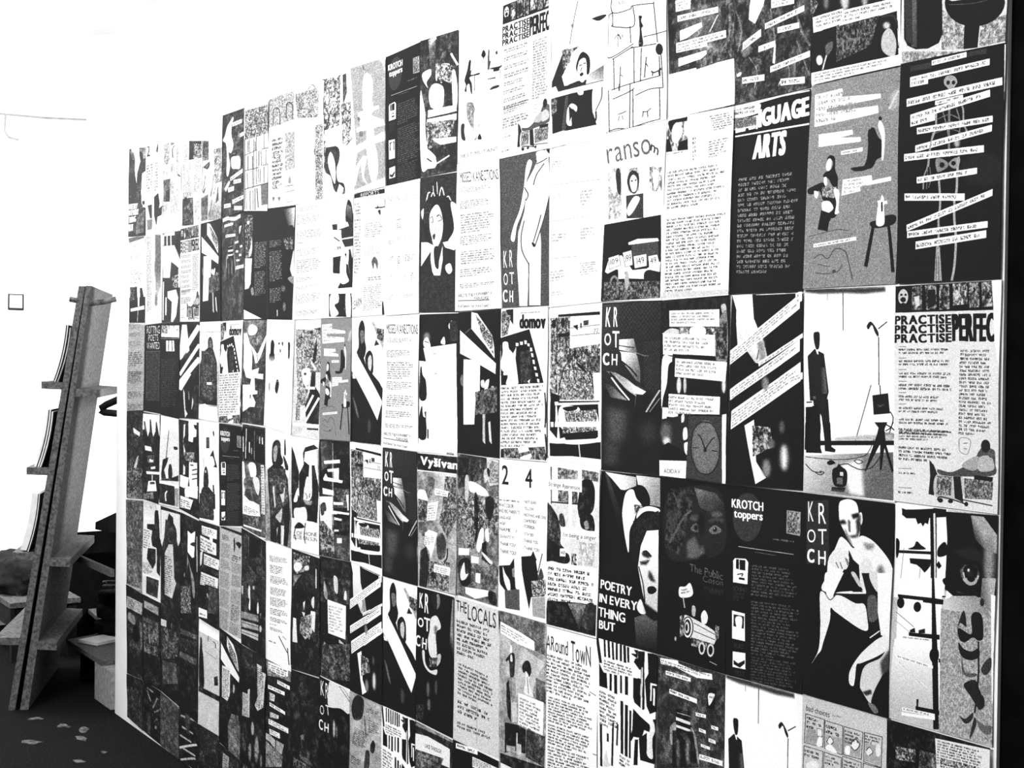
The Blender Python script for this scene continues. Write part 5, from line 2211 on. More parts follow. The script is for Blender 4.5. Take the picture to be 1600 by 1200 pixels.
P 95 -6,664 387,685 389,742 -6,723
B 16 6 -6,687 328,693 -6,770
B 22 30 445,631 955,638 450,803
P 98 -6,818 1023,830 1030,944 -6,951
B 16 34 24,254 377,265 24,400
B 16 20 412,493 698,501 415,606
M 90 40 8.9 59 53,48 372,55 377,270 54,267
@barfar 20 29 142
L 16.5 96 25,14 33,128
L 11.8 96 238,34 243,135
L 11.8 96 447,29 456,277
P 98 50,-75 652,-77 655,37 87,29
P 98 3,139 628,148 977,329 977,424 633,355 458,326 407,504 28,494
P 10 744,65 948,11 949,268 687,162
M 90 8 16.5 2 522,495 921,470 866,620 583,613
P 97 299,653 754,640 867,734 759,933 595,997 484,995 532,773 302,723
L 14.1 92 60,542 60,967
L 14.1 96 216,721 210,914
P 90 864,409 966,400 950,622 866,620
@langfar 5 29 148
P 96 7,27 956,32 968,158 12,149
M 96 20 11.3 4 7,22 355,26 360,112 10,110
P 6 412,26 451,27 454,70 414,69
P 6 661,29 689,29 691,61
P 6 827,73 881,73 856,94
L 6.8 60 12,168 969,168
P 96 278,189 701,189 738,302 273,305
L 6.8 8 422,189 400,299
L 6.8 8 591,189 610,298
B 35 24 21,393 908,371 41,914
@cfar 90 30 140
P 97 -35,5 965,-18 960,149 725,136 -22,254
L 7.1 20 480,149 334,471
O 10 726,322 898,313 926,342 783,350
P 10 98,648 168,492 445,453 392,516 232,606 346,693 455,710 105,727
O 97 395,575 559,531 671,561 618,680 455,699 345,670
O 8 451,596 504,528 615,540 672,631 591,704 482,698
P 10 727,663 975,628 973,697 25,731
P 97 52,735 971,742 970,770 28,764
P 8 2,765 781,762 754,916 -83,953
S 14.3 95 407,835 329,871 348,923
P 8 7,820 781,784 806,982 24,980
S 14.3 95 407,835 329,871 360,944
P 70 781,784 986,775 964,986 833,986
@hatman 8 31 158
P 90 -47,36 980,22 980,264 880,334 674,188 622,77 407,50 296,196 70,410 -47,355
O 6 352,96 434,48 515,95 778,179 752,305 240,351 240,222
M 24 5 14.7 14 240,115 778,179 778,344 127,448
P 84 212,462 407,357 622,338 648,481 674,665 778,704 569,877 184,886
B 25 18 212,483 622,463 195,873
@crowd6 8 30 140
P 85 -44,178 286,155 273,232 -44,254
M 50 6 21.6 18 -44,262 850,206 866,488 -7,631
P 35 69,634 799,560 881,764 71,910
P 50 500,154 570,144 538,238
P 60 710,467 899,452 796,484
@gray7 34 28 83
M 42 24 26.1 21 29,-507 900,-703 922,1087 68,1091
@twofourfar 96 26 142
T 8 66,-14 231,-8 70,109 4|2
O 12 619,80 725,4 714,99
B 30 10 589,198 840,203 532,525
B 24 10 41,199 494,204 52,512
P 12 501,582 750,548 842,668 721,799 662,910 505,790
P 14 690,729 994,698 964,798 722,810
O 92 58,678 222,778 288,873 66,887
P 20 122,657 377,657 381,819 254,802
P 50 64,818 412,820 384,933 100,935
P 92 994,698 1379,704 1261,766 964,764
@texthair 90 26 140
P 96 -4,217 77,219 109,980 25,978
B 30 60 69,9 409,7 104,856
F 11.9 45 711,377 867,381 721,531
G 45 85 682,411 703,748 563,-1 902,9 914,596 640,747
O 20 586,-126 677,-140 711,-100
F 11.9 50 671,735 747,737 675,808
@poets 5 27 138
T 96 155,13 921,24 161,99 3|ROTTING
T 96 260,113 830,117 264,185 3|POETS
T 96 167,203 904,205 172,280 3|WANTED
M 34 10 12.1 3 174,311 893,309 868,847 147,866
L 4.8 55 155,307 905,307
L 4.8 45 179,871 868,853
L 4.8 40 155,307 154,871
L 4.8 40 905,307 874,853
@spikes 6 26 138
P 97 30,17 966,3 994,246 793,167 617,262 459,157 306,274 131,192 4,208
P 30 70,106 151,103 212,189 306,274 117,214
P 10 414,73 475,71 554,220 399,226
P 15 757,88 798,86 949,226 737,213
P 92 114,381 498,381 563,431 145,433
M 60 10 14.4 8 275,487 692,467 698,551 308,571
P 92 406,517 632,524 633,548 406,554
P 97 208,671 1090,635 1094,666 242,701
P 92 474,612 765,584 767,615 507,636
P 97 344,774 777,748 886,860 241,901
P 20 445,781 712,765 747,789 432,808
M 75 25 14.4 9 -4,930 653,888 724,952 -7,1000
P 90 543,697 609,694 612,758 545,762
@mantext 92 28 149
G 80 97 150,-48 164,193 -11,-63 524,-93 802,35 593,166 39,201
P 8 652,103 712,58 863,55 923,145 953,337 1184,444 983,524 955,731 783,702 779,451 542,445 479,370 537,286 231,283 229,236 655,209
P 10 303,485 720,466 723,609 550,688 249,601
B 35 8 46,295 476,290 30,504
B 35 8 10,653 607,629 -11,776
P 97 -11,776 926,755 943,772 -9,798
P 10 230,790 898,778 844,971 211,973
M 30 8 15.7 13 230,790 898,778 844,971 211,973
S 5.6 10 405,35 467,55
@sign6 8 29 136
P 70 100,63 885,61 863,157 85,145
T 20 252,103 664,92 252,136 3|BROUGHT
P 35 23,257 848,238 848,285 23,305
M 60 5 22.3 17 62,325 885,281 848,632 100,659
L 12.7 60 365,339 403,527
@slat7 7 28 82
L 26.3 55 230,-297 677,-342
L 26.3 50 266,-215 782,-68
L 26.3 60 257,94 561,105
L 23.6 45 453,-100 712,-201
L 23.6 60 256,146 444,312
L 23.6 55 556,415 780,183
L 23.6 45 630,475 958,342
L 23.6 40 627,659 777,568
F 10.5 70 716,741 776,725 716,773
P 26 204,582 401,532 431,955 232,983
@poetryfar 10 26 138
P 97 103,5 616,4 618,54 687,155 503,287 479,408 376,284 366,111
P 50 40,16 298,47 367,136 175,119
P 55 616,16 1000,0 1004,113 814,146
O 8 650,55 810,58 846,134 750,144
O 97 753,194 1006,150 1073,250 884,283 791,330 796,440 772,608 963,684 1054,614 1038,175
P 97 789,293 1042,274 1024,661 869,682 736,511
O 8 835,609 960,612 961,648 849,646
T 90 53,628 554,627 38,688 8|POETRY
T 90 14,699 620,694 19,759 8|IN EVERY
T 90 33,777 468,768 38,842 8|THING
T 90 39,859 318,859 45,936 8|BUT
P 40 532,793 964,708 912,966 481,980
@listphoto 95 26 136
P 40 19,11 946,-11 947,18 51,66
B 38 3 114,66 797,57 115,114
B 38 3 115,211 801,199 115,260
B 41 8 148,382 867,372 149,543
P 8 85,706 1001,688 1012,985 53,999
M 60 10 17.2 1 117,580 373,580 375,729 117,743
P 12 373,580 531,573 535,790 376,792
P 10 688,591 812,584 940,700 1005,786 725,788
P 92 550,579 688,579 662,802 580,802
P 97 150,832 974,786 975,830 150,867
L 7.4 80 600,840 571,979
@gray21 68 26 135
B 40 3 52,23 946,-9 58,72
B 35 3 62,108 924,85 68,156
B 40 4 73,205 937,191 80,266
B 25 7 74,327 951,309 81,497
B 25 3 99,546 979,541 106,607
B 25 10 80,546 946,541 78,693
B 35 4 75,778 974,779 85,864
B 25 4 79,925 992,930 68,992
@portrait4 12 26 138
M 30 6 24.2 6 72,11 968,17 934,989 -57,1003
P 92 393,188 804,251 771,294 424,250
P 40 265,238 424,287 296,337
O 80 418,653 608,531 702,519 606,628 480,688
O 85 291,726 418,689 542,724 479,760 322,761
O 85 353,820 478,819 508,890 352,903
P 70 132,942 723,922 782,991 163,1012
M 65 10 17 7 38,655 915,649 904,990 38,1002
@gray5 55 26 139
B 30 26 40,45 943,60 3,927
M 55 30 14.4 12 -27,-11 996,18 972,955 0,997
P 70 -78,1007 972,955 973,974 -79,1035
@dark6 9 24 137
P 75 66,126 1027,107 982,246 19,260
B 30 6 108,137 937,124 61,263
M 30 8 22.1 16 60,294 1028,289 1028,892 37,889
O 60 144,300 490,311 576,397 141,393
O 4 398,492 621,392 845,450 799,567 484,595
O 45 846,354 1028,369 1028,611 890,559
P 16 45,682 1028,660 1078,1752 7,1717
L 4.7 40 121,995 749,1013
@lowslip 7 34 63
P 72 174,161 467,148 434,686 153,694
B 20 9 198,190 442,172 177,711
M 40 6 38.9 61 516,98 879,73 872,794 528,788
@lowfigures 6 37 61
F 22.9 55 200,24 246,5 206,251
F 22.9 50 461,60 526,33 468,315
F 22.9 45 766,-8 841,-38 773,248
M 50 6 45.9 62 34,6 978,-37 972,625 53,715
@edge8 12 24 74
M 34 10 41 23 28,258 1164,203 1133,1136 -12,1064
'''
PLACES = r'''
bottle|4.624,2.609 4.857,2.581 4.857,2.334 4.620,2.339|poster with a dark bottle and wine glass, cut off above the skeleton poster
skel|4.620,2.339 4.855,2.336 4.850,1.914 4.618,1.915|black skeleton poster crossed by white typed strips, beside the black wall edge
practise|4.615,1.913 4.853,1.915 4.853,1.493 4.618,1.496|large copy of the poster headed by three stacked words in fat lettering, below the skeleton
eye|4.623,1.493 4.853,1.493 4.849,1.073 4.611,1.073|poster with black pole silhouettes, a big staring eye and pressed leaves
darkslip|4.614,1.073 4.849,1.073 4.853,0.747 4.613,0.724|black poster with pale typed sheet below the eye and leaves poster
band|4.377,2.728 4.621,2.696 4.620,2.335 4.389,2.336|dark concert photo poster with two white typed strips above the grey statuette poster
figures|4.389,2.337 4.620,2.335 4.616,1.916 4.372,1.916|large grey poster with nun, veiled statue and stool, beside the skeleton poster
studio|4.375,1.916 4.616,1.914 4.623,1.493 4.382,1.494|large white poster of man in suit beside tripod, below the grey statuette poster
krotch|4.382,1.494 4.623,1.493 4.615,1.072 4.390,1.073|black poster of a crouching bare man with stacked white letters
comic|4.390,1.073 4.614,1.073 4.618,0.700 4.390,0.689|grey comic strip poster titled bad choices with small panels
hand|4.159,2.734 4.381,2.707 4.387,2.333 4.160,2.331|dark collage poster with scattered typed strips above the LANGUAGE ARTS headline
language|4.152,2.322 4.389,2.332 4.372,1.911 4.152,1.912|large black poster with big white LANGUAGE ARTS headline and small grey text
diag|4.163,1.912 4.377,1.912 4.382,1.496 4.152,1.490|large black poster with slanted typed strips beside the white studio portrait
toppers|4.154,1.491 4.384,1.494 4.390,1.071 4.157,1.066|large black list poster with grey oval and three white thumbnails beside the crouching man
studio|4.157,1.066 4.390,1.071 4.393,0.649 4.155,0.640|white poster of suited man half cut by the bottom, next to the comic strip
slips|3.927,2.750 4.159,2.719 4.160,2.330 3.936,2.334|dark poster with stacked typed strips and a blank white lower half
ransomtext|3.936,2.334 4.160,2.330 4.152,1.911 3.921,1.907|white typed page with small photo of two men, beside LANGUAGE ARTS
clock|3.921,1.907 4.154,1.912 4.154,1.491 3.922,1.491|collage poster with four typed blocks and a grey round clock
loco|3.925,1.492 4.157,1.491 4.157,1.066 3.921,1.068|black poster of shadowy face above a white toy locomotive
stripefig|3.924,1.068 4.157,1.066 4.152,0.668 3.922,0.658|grey poster of figure with striped head and tiny word slips, below the locomotive
sketch|3.708,2.774 3.928,2.743 3.931,2.332 3.702,2.333|white poster of thin ink comic drawings with little stick figures
ransomkids|3.702,2.333 3.933,2.333 3.921,1.907 3.687,1.912|poster with ransom letters, small children photos and a white jeep
fishnet|3.692,1.910 3.923,1.909 3.922,1.491 3.695,1.489|large dark fishnet body poster with stacked white letters, below the white jeep
poetry|3.695,1.489 3.929,1.492 3.926,1.067 3.690,1.065|poster with dark haired woman and words POETRY IN EVERY THING BUT, large copy
barcode|3.688,1.068 3.924,1.068 3.920,0.642 3.704,0.642|large upright black bars poster with a reaching white arm, below the poetry woman
cshirt|3.466,2.750 3.712,2.734 3.702,2.330 3.457,2.324|poster of singing woman in black shirt with a letter C, large copy near the top
faint|3.457,2.324 3.702,2.333 3.692,1.911 3.463,1.904|nearly blank white poster with faint columns of text
bus|3.460,1.899 3.692,1.910 3.695,1.492 3.465,1.506|large crowded collage poster with a bus windscreen, beside the fishnet poster
singer|3.465,1.506 3.697,1.492 3.690,1.063 3.471,1.060|collage poster of man and woman with strip reading I'm being a singer
around|3.471,1.060 3.690,1.063 3.698,0.657 3.473,0.654|white handwritten poster headed Around Town
practise|3.225,2.753 3.463,2.754 3.460,2.326 3.217,2.326|second largest copy of the fat lettered three line headline poster, at the top edge
statue|3.214,2.329 3.457,2.326 3.460,1.909 3.238,1.908|grey poster of a bare white mannequin without hands and stacked letters
domov|3.235,1.908 3.460,1.909 3.462,1.494 3.237,1.489|larger copy of the domov poster with film frame photo, beside the bus collage
twofour|3.234,1.489 3.465,1.494 3.471,1.064 3.236,1.064|white poster with big numbers 2 and 4 above question lists
statuewoman|3.236,1.064 3.471,1.064 3.473,0.637 3.248,0.639|grey poster of small pale statuette and woman in white dress
mutant|2.991,2.727 3.225,2.721 3.217,2.330 2.991,2.340|white poster with black card table silhouettes at the top edge of the wall
kang|2.991,2.340 3.217,2.332 3.238,1.908 2.989,1.906|larger copy of the white typed page with handwritten heading, beside the mannequin poster
bwslip|3.004,1.905 3.235,1.908 3.234,1.489 3.009,1.490|larger black poster with jagged white paper strips beside the domov poster
crowd|3.009,1.490 3.234,1.486 3.236,1.071 3.006,1.074|busy grey crowd collage poster with white paper scraps beside numbers 2 and 4
locals|2.999,1.069 3.239,1.064 3.248,0.645 3.000,0.645|grey paper handwritten poster headed The Locals
slipdark|3.000,0.645 3.248,0.643 3.250,0.225 3.002,0.206|black poster with narrow typed strip below The Locals
face9|2.766,2.744 2.991,2.734 2.992,2.320 2.774,2.323|dark torn photo collage poster at the top edge beside the larger toppers list
portrait|2.774,2.323 2.995,2.317 3.000,1.904 2.775,1.908|dark portrait poster of curly haired woman with white face and open collar
blankslip|2.775,1.904 3.004,1.902 3.009,1.482 2.776,1.479|black poster almost covered by blank white paper beside jagged strips
vys|2.776,1.477 3.009,1.480 3.013,1.072 2.788,1.067|grey floral collage poster headed by white letters on a black band
krotchman|2.780,1.064 2.996,1.065 3.000,0.645 2.777,0.649|black poster of shirtless man standing with stacked white letters
sign|2.777,0.647 3.004,0.640 3.006,0.198 2.782,0.202|poster of building sign board in grey photo below the shirtless man
toppers|2.540,2.737 2.766,2.742 2.774,2.321 2.553,2.320|mid sized copy of the black list poster with oval, at the wall top
textcols|2.553,2.320 2.774,2.321 2.775,1.906 2.557,1.903|white poster with small scattered columns of grey text beside the curly haired woman
kang|2.553,1.903 2.775,1.904 2.776,1.479 2.540,1.481|smaller copy of the white typed page with handwritten heading, above smaller fishnet poster
fishnet|2.549,1.480 2.772,1.479 2.780,1.064 2.557,1.065|smaller dark fishnet body poster with stacked letters beside the floral collage
people|2.557,1.065 2.780,1.064 2.773,0.646 2.561,0.647|lower copy of the two boys poster with long white diagonal strip
barcode|2.561,0.647 2.777,0.647 2.781,0.212 2.570,0.207|smaller copy of upright black bars poster, below the lower two boys poster
paletorso|2.293,2.744 2.540,2.735 2.549,2.319 2.334,2.315|grey poster of pale tall figure with white strips at the top edge
reports|2.330,2.316 2.549,2.319 2.557,1.907 2.324,1.904|white magazine page with black heading bar reading reports
people|2.324,1.904 2.553,1.903 2.531,1.483 2.319,1.486|upper copy of the two boys poster with long white diagonal strip
bus|2.323,1.486 2.549,1.480 2.557,1.065 2.331,1.083|smaller copy of the bus windscreen collage, beside the smaller fishnet poster
diag|2.331,1.083 2.557,1.065 2.561,0.647 2.336,0.647|mid sized copy of the black poster with slanted typed strips, low on the wall
graypoem|2.336,0.647 2.566,0.648 2.566,0.216 2.331,0.210|grey poster with typed verses and dark plant head, beside the small bars poster
lightcollage|2.077,2.748 2.298,2.743 2.334,2.315 2.101,2.318|pale washed out collage poster with small dark photo at the top edge
filmcol|2.101,2.318 2.330,2.318 2.324,1.904 2.074,1.905|white poster with column of small film still photos
figures|2.089,1.905 2.324,1.904 2.319,1.486 2.083,1.482|smaller grey poster with nun, statue and stool beside the upper two boys poster
dark12|2.083,1.482 2.319,1.486 2.332,1.081 2.091,1.073|black collage poster with short white strips beside the smaller bus collage
paperslip|2.091,1.073 2.332,1.081 2.336,0.650 2.100,0.652|dark poster carrying one small white typed sheet
fabric|2.100,0.652 2.336,0.647 2.331,0.200 2.104,0.201|black poster with pale folded cloth and stacked white letters at the wall bottom
arches|1.860,2.744 2.093,2.739 2.101,2.318 1.869,2.324|pale poster with faint archways and a dark patterned column
textpage|1.869,2.324 2.101,2.320 2.090,1.903 1.850,1.905|plain white page filled with pale small text beside the film stills
drawlady|1.872,1.905 2.090,1.900 2.083,1.478 1.848,1.481|sketchy collage poster with two pale parallel bars
horse|1.853,1.482 2.083,1.478 2.091,1.073 1.862,1.070|white and black poster of braided hair and a pale face above handwriting
darkman|1.862,1.070 2.097,1.064 2.100,0.645 1.860,0.628|dark poster of black figure before a crumpled pale background
rotten|1.860,0.628 2.100,0.641 2.104,0.190 1.864,0.169|nearly black poster with faint letters and dim drawing at the wall bottom
darkarch|1.620,2.747 1.871,2.742 1.869,2.324 1.617,2.323|white poster with dark patterned arch shape and small tower drawing
silhou|1.626,1.913 1.872,1.905 1.848,1.484 1.604,1.508|white poster with a few tiny black silhouettes
jacket|1.616,1.501 1.853,1.484 1.862,1.070 1.625,1.075|poster of tall figure in black leather jacket holding a bottle
letter|1.625,1.068 1.862,1.070 1.866,0.617 1.623,0.622|plain white letter poster with typed lines and a pen stroke
slips14|1.629,0.624 1.871,0.623 1.869,0.171 1.626,0.177|black poster with short horizontal typed strips below the white letter
shelves|1.385,2.746 1.620,2.747 1.617,2.323 1.394,2.343|white poster sketched with shelf lines and one grey block
darkface|1.394,2.343 1.869,2.324 1.850,1.905 1.390,1.913|double width black poster with two columns of small white text between pale hands
strike|1.390,1.913 1.626,1.913 1.610,1.508 1.372,1.510|dark grey poster with white angular figure cutout
barman|1.386,1.506 1.616,1.501 1.631,1.071 1.394,1.096|poster with black bars over two pale figures and notebook edge
steps|1.394,1.096 1.631,1.068 1.635,0.625 1.397,0.636|dark photo poster of figures on wide stone steps
slips15|1.397,0.636 1.635,0.625 1.638,0.168 1.401,0.169|black poster with two upright typed strips and small figures
handslips|1.159,2.754 1.385,2.751 1.394,2.343 1.154,2.333|dark poster of white hand with pale tilted strips at the top edge
stripefig|1.154,2.338 1.394,2.345 1.390,1.915 1.156,1.915|smaller grey striped head figure poster beside the double width black text poster
domov|1.156,1.912 1.390,1.915 1.373,1.500 1.144,1.498|smaller copy of the domov poster with film frame photo
toppers|1.144,1.498 1.386,1.496 1.394,1.102 1.160,1.079|smallest copy of the black list poster with oval and thumbnails
reports2|1.153,1.076 1.394,1.096 1.403,0.652 1.162,0.661|grey newspaper page dense with narrow text columns, low on the wall
bwslip2|1.162,0.661 1.397,0.636 1.401,0.169 1.171,0.190|black poster with crossing white strips and upright typed sheet
drape|0.931,2.748 1.159,2.754 1.154,2.333 0.925,2.330|pale poster of white drapery and hanging cloth at the top edge
bwslip|0.925,2.330 1.154,2.333 1.156,1.915 0.919,1.917|smaller black poster with jagged white paper strips below the drapery poster
coat|0.919,1.917 1.156,1.915 1.137,1.500 0.913,1.504|poster of long haired figure in dark coat on pale grey
standman|0.913,1.504 1.137,1.500 1.160,1.076 0.929,1.079|white poster of dark cone shaped standing figure with black angle marks
slips5|0.929,1.079 1.160,1.076 1.162,0.648 0.923,0.662|dark poster with four stacked typed blocks beside the newspaper page
studio6|0.939,0.610 1.170,0.605 1.171,0.216 0.933,0.213|small poster of suited man against pale streaked wall, low on the wall
slats8|0.933,0.213 1.171,0.216 1.168,0.009 0.937,0.007|dark poster with faint slanted strips touching the floor beside crossing white strips
news18|0.687,2.755 0.931,2.748 0.925,2.330 0.680,2.322|newspaper clipping poster with dark street photo at top
practise|0.680,2.328 0.925,2.330 0.919,1.917 0.688,1.921|smallest copy of the fat lettered headline poster, below the newspaper clippings
diagfar|0.688,1.921 0.919,1.917 0.913,1.504 0.673,1.500|small black poster with thick slanted white bands beside the coat figure
shelves4|0.674,1.495 0.913,1.491 0.929,1.079 0.690,1.102|black poster with white zigzag blocks beside the cone shaped figure
lady5|0.706,1.089 0.930,1.073 0.924,0.607 0.700,0.625|black poster of pale faced figure in long dark gown
photos6|0.716,0.627 0.939,0.610 0.933,0.213 0.708,0.232|black poster with two grey horizontal bands
skelfar|0.708,0.232 0.933,0.213 0.937,0.007 0.705,0.003|black poster with zigzag pale typed strips down at the floor
news19|0.441,2.745 0.687,2.755 0.680,2.322 0.450,2.325|faded newspaper poster with two grey photos
barfar|0.450,2.325 0.680,2.322 0.688,1.921 0.442,1.921|poster of broken black bars and white shapes above the small LANGUAGE ARTS copy
langfar|0.442,1.921 0.688,1.921 0.674,1.495 0.442,1.506|small black poster with white block headline beside the poets wanted poster
cfar|0.442,1.506 0.674,1.495 0.690,1.102 0.425,1.097|small copy of the woman in black C shirt poster with pale upper half
hatman|0.451,1.093 0.706,1.089 0.716,0.627 0.460,0.652|dark poster of seated shape with white typed gown
crowd6|0.460,0.652 0.716,0.636 0.708,0.232 0.469,0.252|dark poster of huddled crowd photo with one white scrap
gray7|0.469,0.252 0.708,0.232 0.705,0.003 0.474,0.006|plain speckled dark grey poster reaching down to the floor
twofourfar|0.214,2.746 0.441,2.745 0.450,2.325 0.214,2.328|small pale poster with a number 2 and exclamation shape at the top edge
texthair|0.214,2.331 0.450,2.325 0.442,1.921 0.213,1.916|white page of vertical text with grey hair strand
poets|0.204,1.916 0.433,1.921 0.442,1.508 0.195,1.514|black poster headed ROTTING POETS WANTED in white
spikes|0.195,1.511 0.442,1.506 0.425,1.097 0.213,1.101|black spiky skyline poster with white peaks
mantext|0.213,1.095 0.451,1.093 0.460,0.652 0.204,0.655|pale poster of black leaning figure and typed paragraphs
sign6|0.204,0.655 0.460,0.652 0.469,0.252 0.213,0.252|dark poster with small pale sign board plate
slat7|0.213,0.252 0.469,0.252 0.474,0.006 0.227,0.015|dark poster with faint letter strokes near the floor
poetryfar|-0.029,2.768 0.214,2.746 0.214,2.334 -0.039,2.344|small copy of the poetry woman poster at the far top corner
listphoto|-0.039,2.344 0.214,2.331 0.213,1.919 -0.030,1.930|white list poster with black photo of two figures beside the wall end
gray21|-0.030,1.930 0.213,1.916 0.195,1.517 -0.050,1.506|grey paper poster full of small typed lines beside the white wall end
portrait4|-0.050,1.506 0.195,1.517 0.213,1.101 -0.041,1.084|dark mottled portrait collage beside the spiky skyline poster
gray5|-0.041,1.078 0.213,1.095 0.204,0.655 -0.022,0.671|grey speckled text sheet beside the white wall end
dark6|-0.032,0.669 0.204,0.655 0.213,0.252 -0.013,0.238|dark poster of shadowed head with pale text strip on top
lowslip|1.171,0.190 1.407,0.170 1.404,0.017 1.175,0.017|small black poster with pale typed block at the floor, below the crossing white strips
lowfigures|1.407,0.170 1.638,0.168 1.635,0.018 1.404,0.015|small dark poster of blurred pale legs at the floor, below two upright typed strips
edge8|-0.013,0.238 0.213,0.252 0.227,0.015 0.001,0.030|dark mottled poster low at the floor by the white wall end
'''

_glyphs = {}
def prepare_glyphs(pairs):
    objs = []
    for ch, w in pairs:
        cu = bpy.data.curves.new('glyph', 'FONT'); cu.body = ch; cu.size = 1.0
        cu.resolution_u = 3
        o = bpy.data.objects.new('glyph', cu); col.objects.link(o); objs.append((ch, w, o, cu))
    bpy.context.view_layer.update()
    dg = bpy.context.evaluated_depsgraph_get()
    for ch, w, o, cu in objs:
        ev = o.evaluated_get(dg); me = ev.to_mesh()
        v = np.array([p.co[:2] for p in me.vertices]) if len(me.vertices) else np.zeros((0, 2))
        cnt = {}
        for p in me.polygons:
            for a, b in p.edge_keys:
                cnt[(a, b)] = cnt.get((a, b), 0) + 1
        ed = [k for k, n in cnt.items() if n == 1]
        _glyphs[(ch, w)] = (v, ed)
        ev.to_mesh_clear()
    for ch, w, o, cu in objs:
        bpy.data.objects.remove(o); bpy.data.curves.remove(cu)

class Canvas:
    def __init__(s, W, H, bg):
        s.W, s.H = W, H
        s.a = np.full((H, W), float(bg), np.float32)
        s.k = H / 1000.0
    def pts(s, toks):
        return np.array([[float(t.split(',')[0]) * s.W / 1000, float(t.split(',')[1]) * s.H / 1000] for t in toks])
    def mask(s, segs, pad=0):
        """even-odd fill of segments -> (slice, mask)"""
        xs = segs[:, [0, 2]]; ys = segs[:, [1, 3]]
        x0 = max(int(math.floor(xs.min())) - pad, 0); x1 = min(int(math.ceil(xs.max())) + pad, s.W)
        y0 = max(int(math.floor(ys.min())) - pad, 0); y1 = min(int(math.ceil(ys.max())) + pad, s.H)
        if x1 <= x0 or y1 <= y0: return None
        w, h = x1 - x0, y1 - y0
        t = np.zeros((h, w + 1), np.int16)
        for ax, ay, bx, by in segs:
            if ay == by: continue
            if ay > by: ax, ay, bx, by = bx, by, ax, ay
            r0 = max(int(math.ceil(ay - 0.5)), y0); r1 = min(int(math.ceil(by - 0.5)), y1)
            if r1 <= r0: continue
            r = np.arange(r0, r1)
            xi = ax + (r + 0.5 - ay) * (bx - ax) / (by - ay)
            c = np.clip(np.ceil(xi - 0.5).astype(int) - x0, 0, w)
            t[r - y0, c] += 1
        m = (np.cumsum(t, 1)[:, :w] & 1).astype(np.float32)
        return (slice(y0, y1), slice(x0, x1)), m
    @staticmethod
    def closed(p):
        return np.hstack([p, np.roll(p, -1, 0)])
    @staticmethod
    def smooth(p, closed=True, n=6):
        N = len(p); out = []
        rng = range(N) if closed else range(N - 1)
        for i in rng:
            if closed: p0, p1, p2, p3 = p[i - 1], p[i], p[(i + 1) % N], p[(i + 2) % N]
            else: p0, p1, p2, p3 = p[max(i - 1, 0)], p[i], p[i + 1], p[min(i + 2, N - 1)]
            for k in range(n):
                t = k / n
                out.append(0.5 * (2 * p1 + (p2 - p0) * t + (2 * p0 - 5 * p1 + 4 * p2 - p3) * t * t + (3 * p1 - p0 - 3 * p2 + p3) * t ** 3))
        if not closed: out.append(p[-1])
        return np.array(out)
    def put(s, r, g, alpha=1.0):
        if r is None: return
        sl, m = r
        s.a[sl] += (g - s.a[sl]) * m * alpha
    @staticmethod
    def blur(m, r):
        r = int(max(1, round(r)))
        for ax in (0, 1):
            for _ in range(2):
                pad = [(0, 0), (0, 0)]; pad[ax] = (r + 1, r)
                c = np.cumsum(np.pad(m, pad, mode='edge'), ax)
                n = m.shape[ax]
                if ax == 0: m = (c[2 * r + 1:2 * r + 1 + n] - c[:n]) / (2 * r + 1)
                else: m = (c[:, 2 * r + 1:2 * r + 1 + n] - c[:, :n]) / (2 * r + 1)
        return m
    def soft(s, p, rad, g):
        r = s.mask(s.closed(p), int(rad * 2) + 2)
        if r is None: return
        s.put((r[0], s.blur(r[1], rad * 0.6)), g)
    def stroke(s, p, w, g):
        w = max(w, 2.3) / 2
        for i in range(len(p) - 1):
            d = p[i + 1] - p[i]; L = np.hypot(*d)
            if L < 1e-6: continue
            d = d / L; n = np.array([-d[1], d[0]]) * w; e = d * w * 0.6
            q = np.array([p[i] - e + n, p[i + 1] + e + n, p[i + 1] + e - n, p[i] - e - n])
            s.put(s.mask(s.closed(q)), g)
    def fbm(s, h, w, scale, rs):
        out = np.zeros((h, w), np.float32); amp = 1.0; tot = 0
        for o in range(4):
            sc = max(scale / (2 ** o), 1.6)
            gh, gw = int(h / sc) + 3, int(w * 1.7 / sc) + 3
            g = rs.rand(gh, gw).astype(np.float32)
            y = np.arange(h) / sc; x = np.arange(w) / sc * 1.7
            yi = y.astype(int); xi = x.astype(int); fy = (y - yi)[:, None]; fx = (x - xi)[None]
            fy = fy * fy * (3 - 2 * fy); fx = fx * fx * (3 - 2 * fx)
            v = (g[yi][:, xi] * (1 - fy) + g[yi + 1][:, xi] * fy) * (1 - fx) + (g[yi][:, xi + 1] * (1 - fy) + g[yi + 1][:, xi + 1] * fy) * fx
            out += v * amp; tot += amp; amp *= 0.85
        return out / tot
    def mottle(s, p, g0, g1, scale, seed):
        r = s.mask(s.closed(p))
        if r is None: return
        sl, m = r
        n = s.fbm(m.shape[0], m.shape[1], scale, np.random.RandomState(seed))
        n = np.clip((n - 0.5) * 3.4 + 0.5, 0, 1)
        s.a[sl] += (g1 + (g0 - g1) * n - s.a[sl]) * m
    def grad(s, p, a, b, g0, g1):
        r = s.mask(s.closed(p))
        if r is None: return
        sl, m = r
        y, x = np.mgrid[sl[0], sl[1]]
        d = b - a
        t = np.clip(((x - a[0]) * d[0] + (y - a[1]) * d[1]) / max(d @ d, 1e-6), 0, 1)
        s.a[sl] += (g0 + (g1 - g0) * t - s.a[sl]) * m
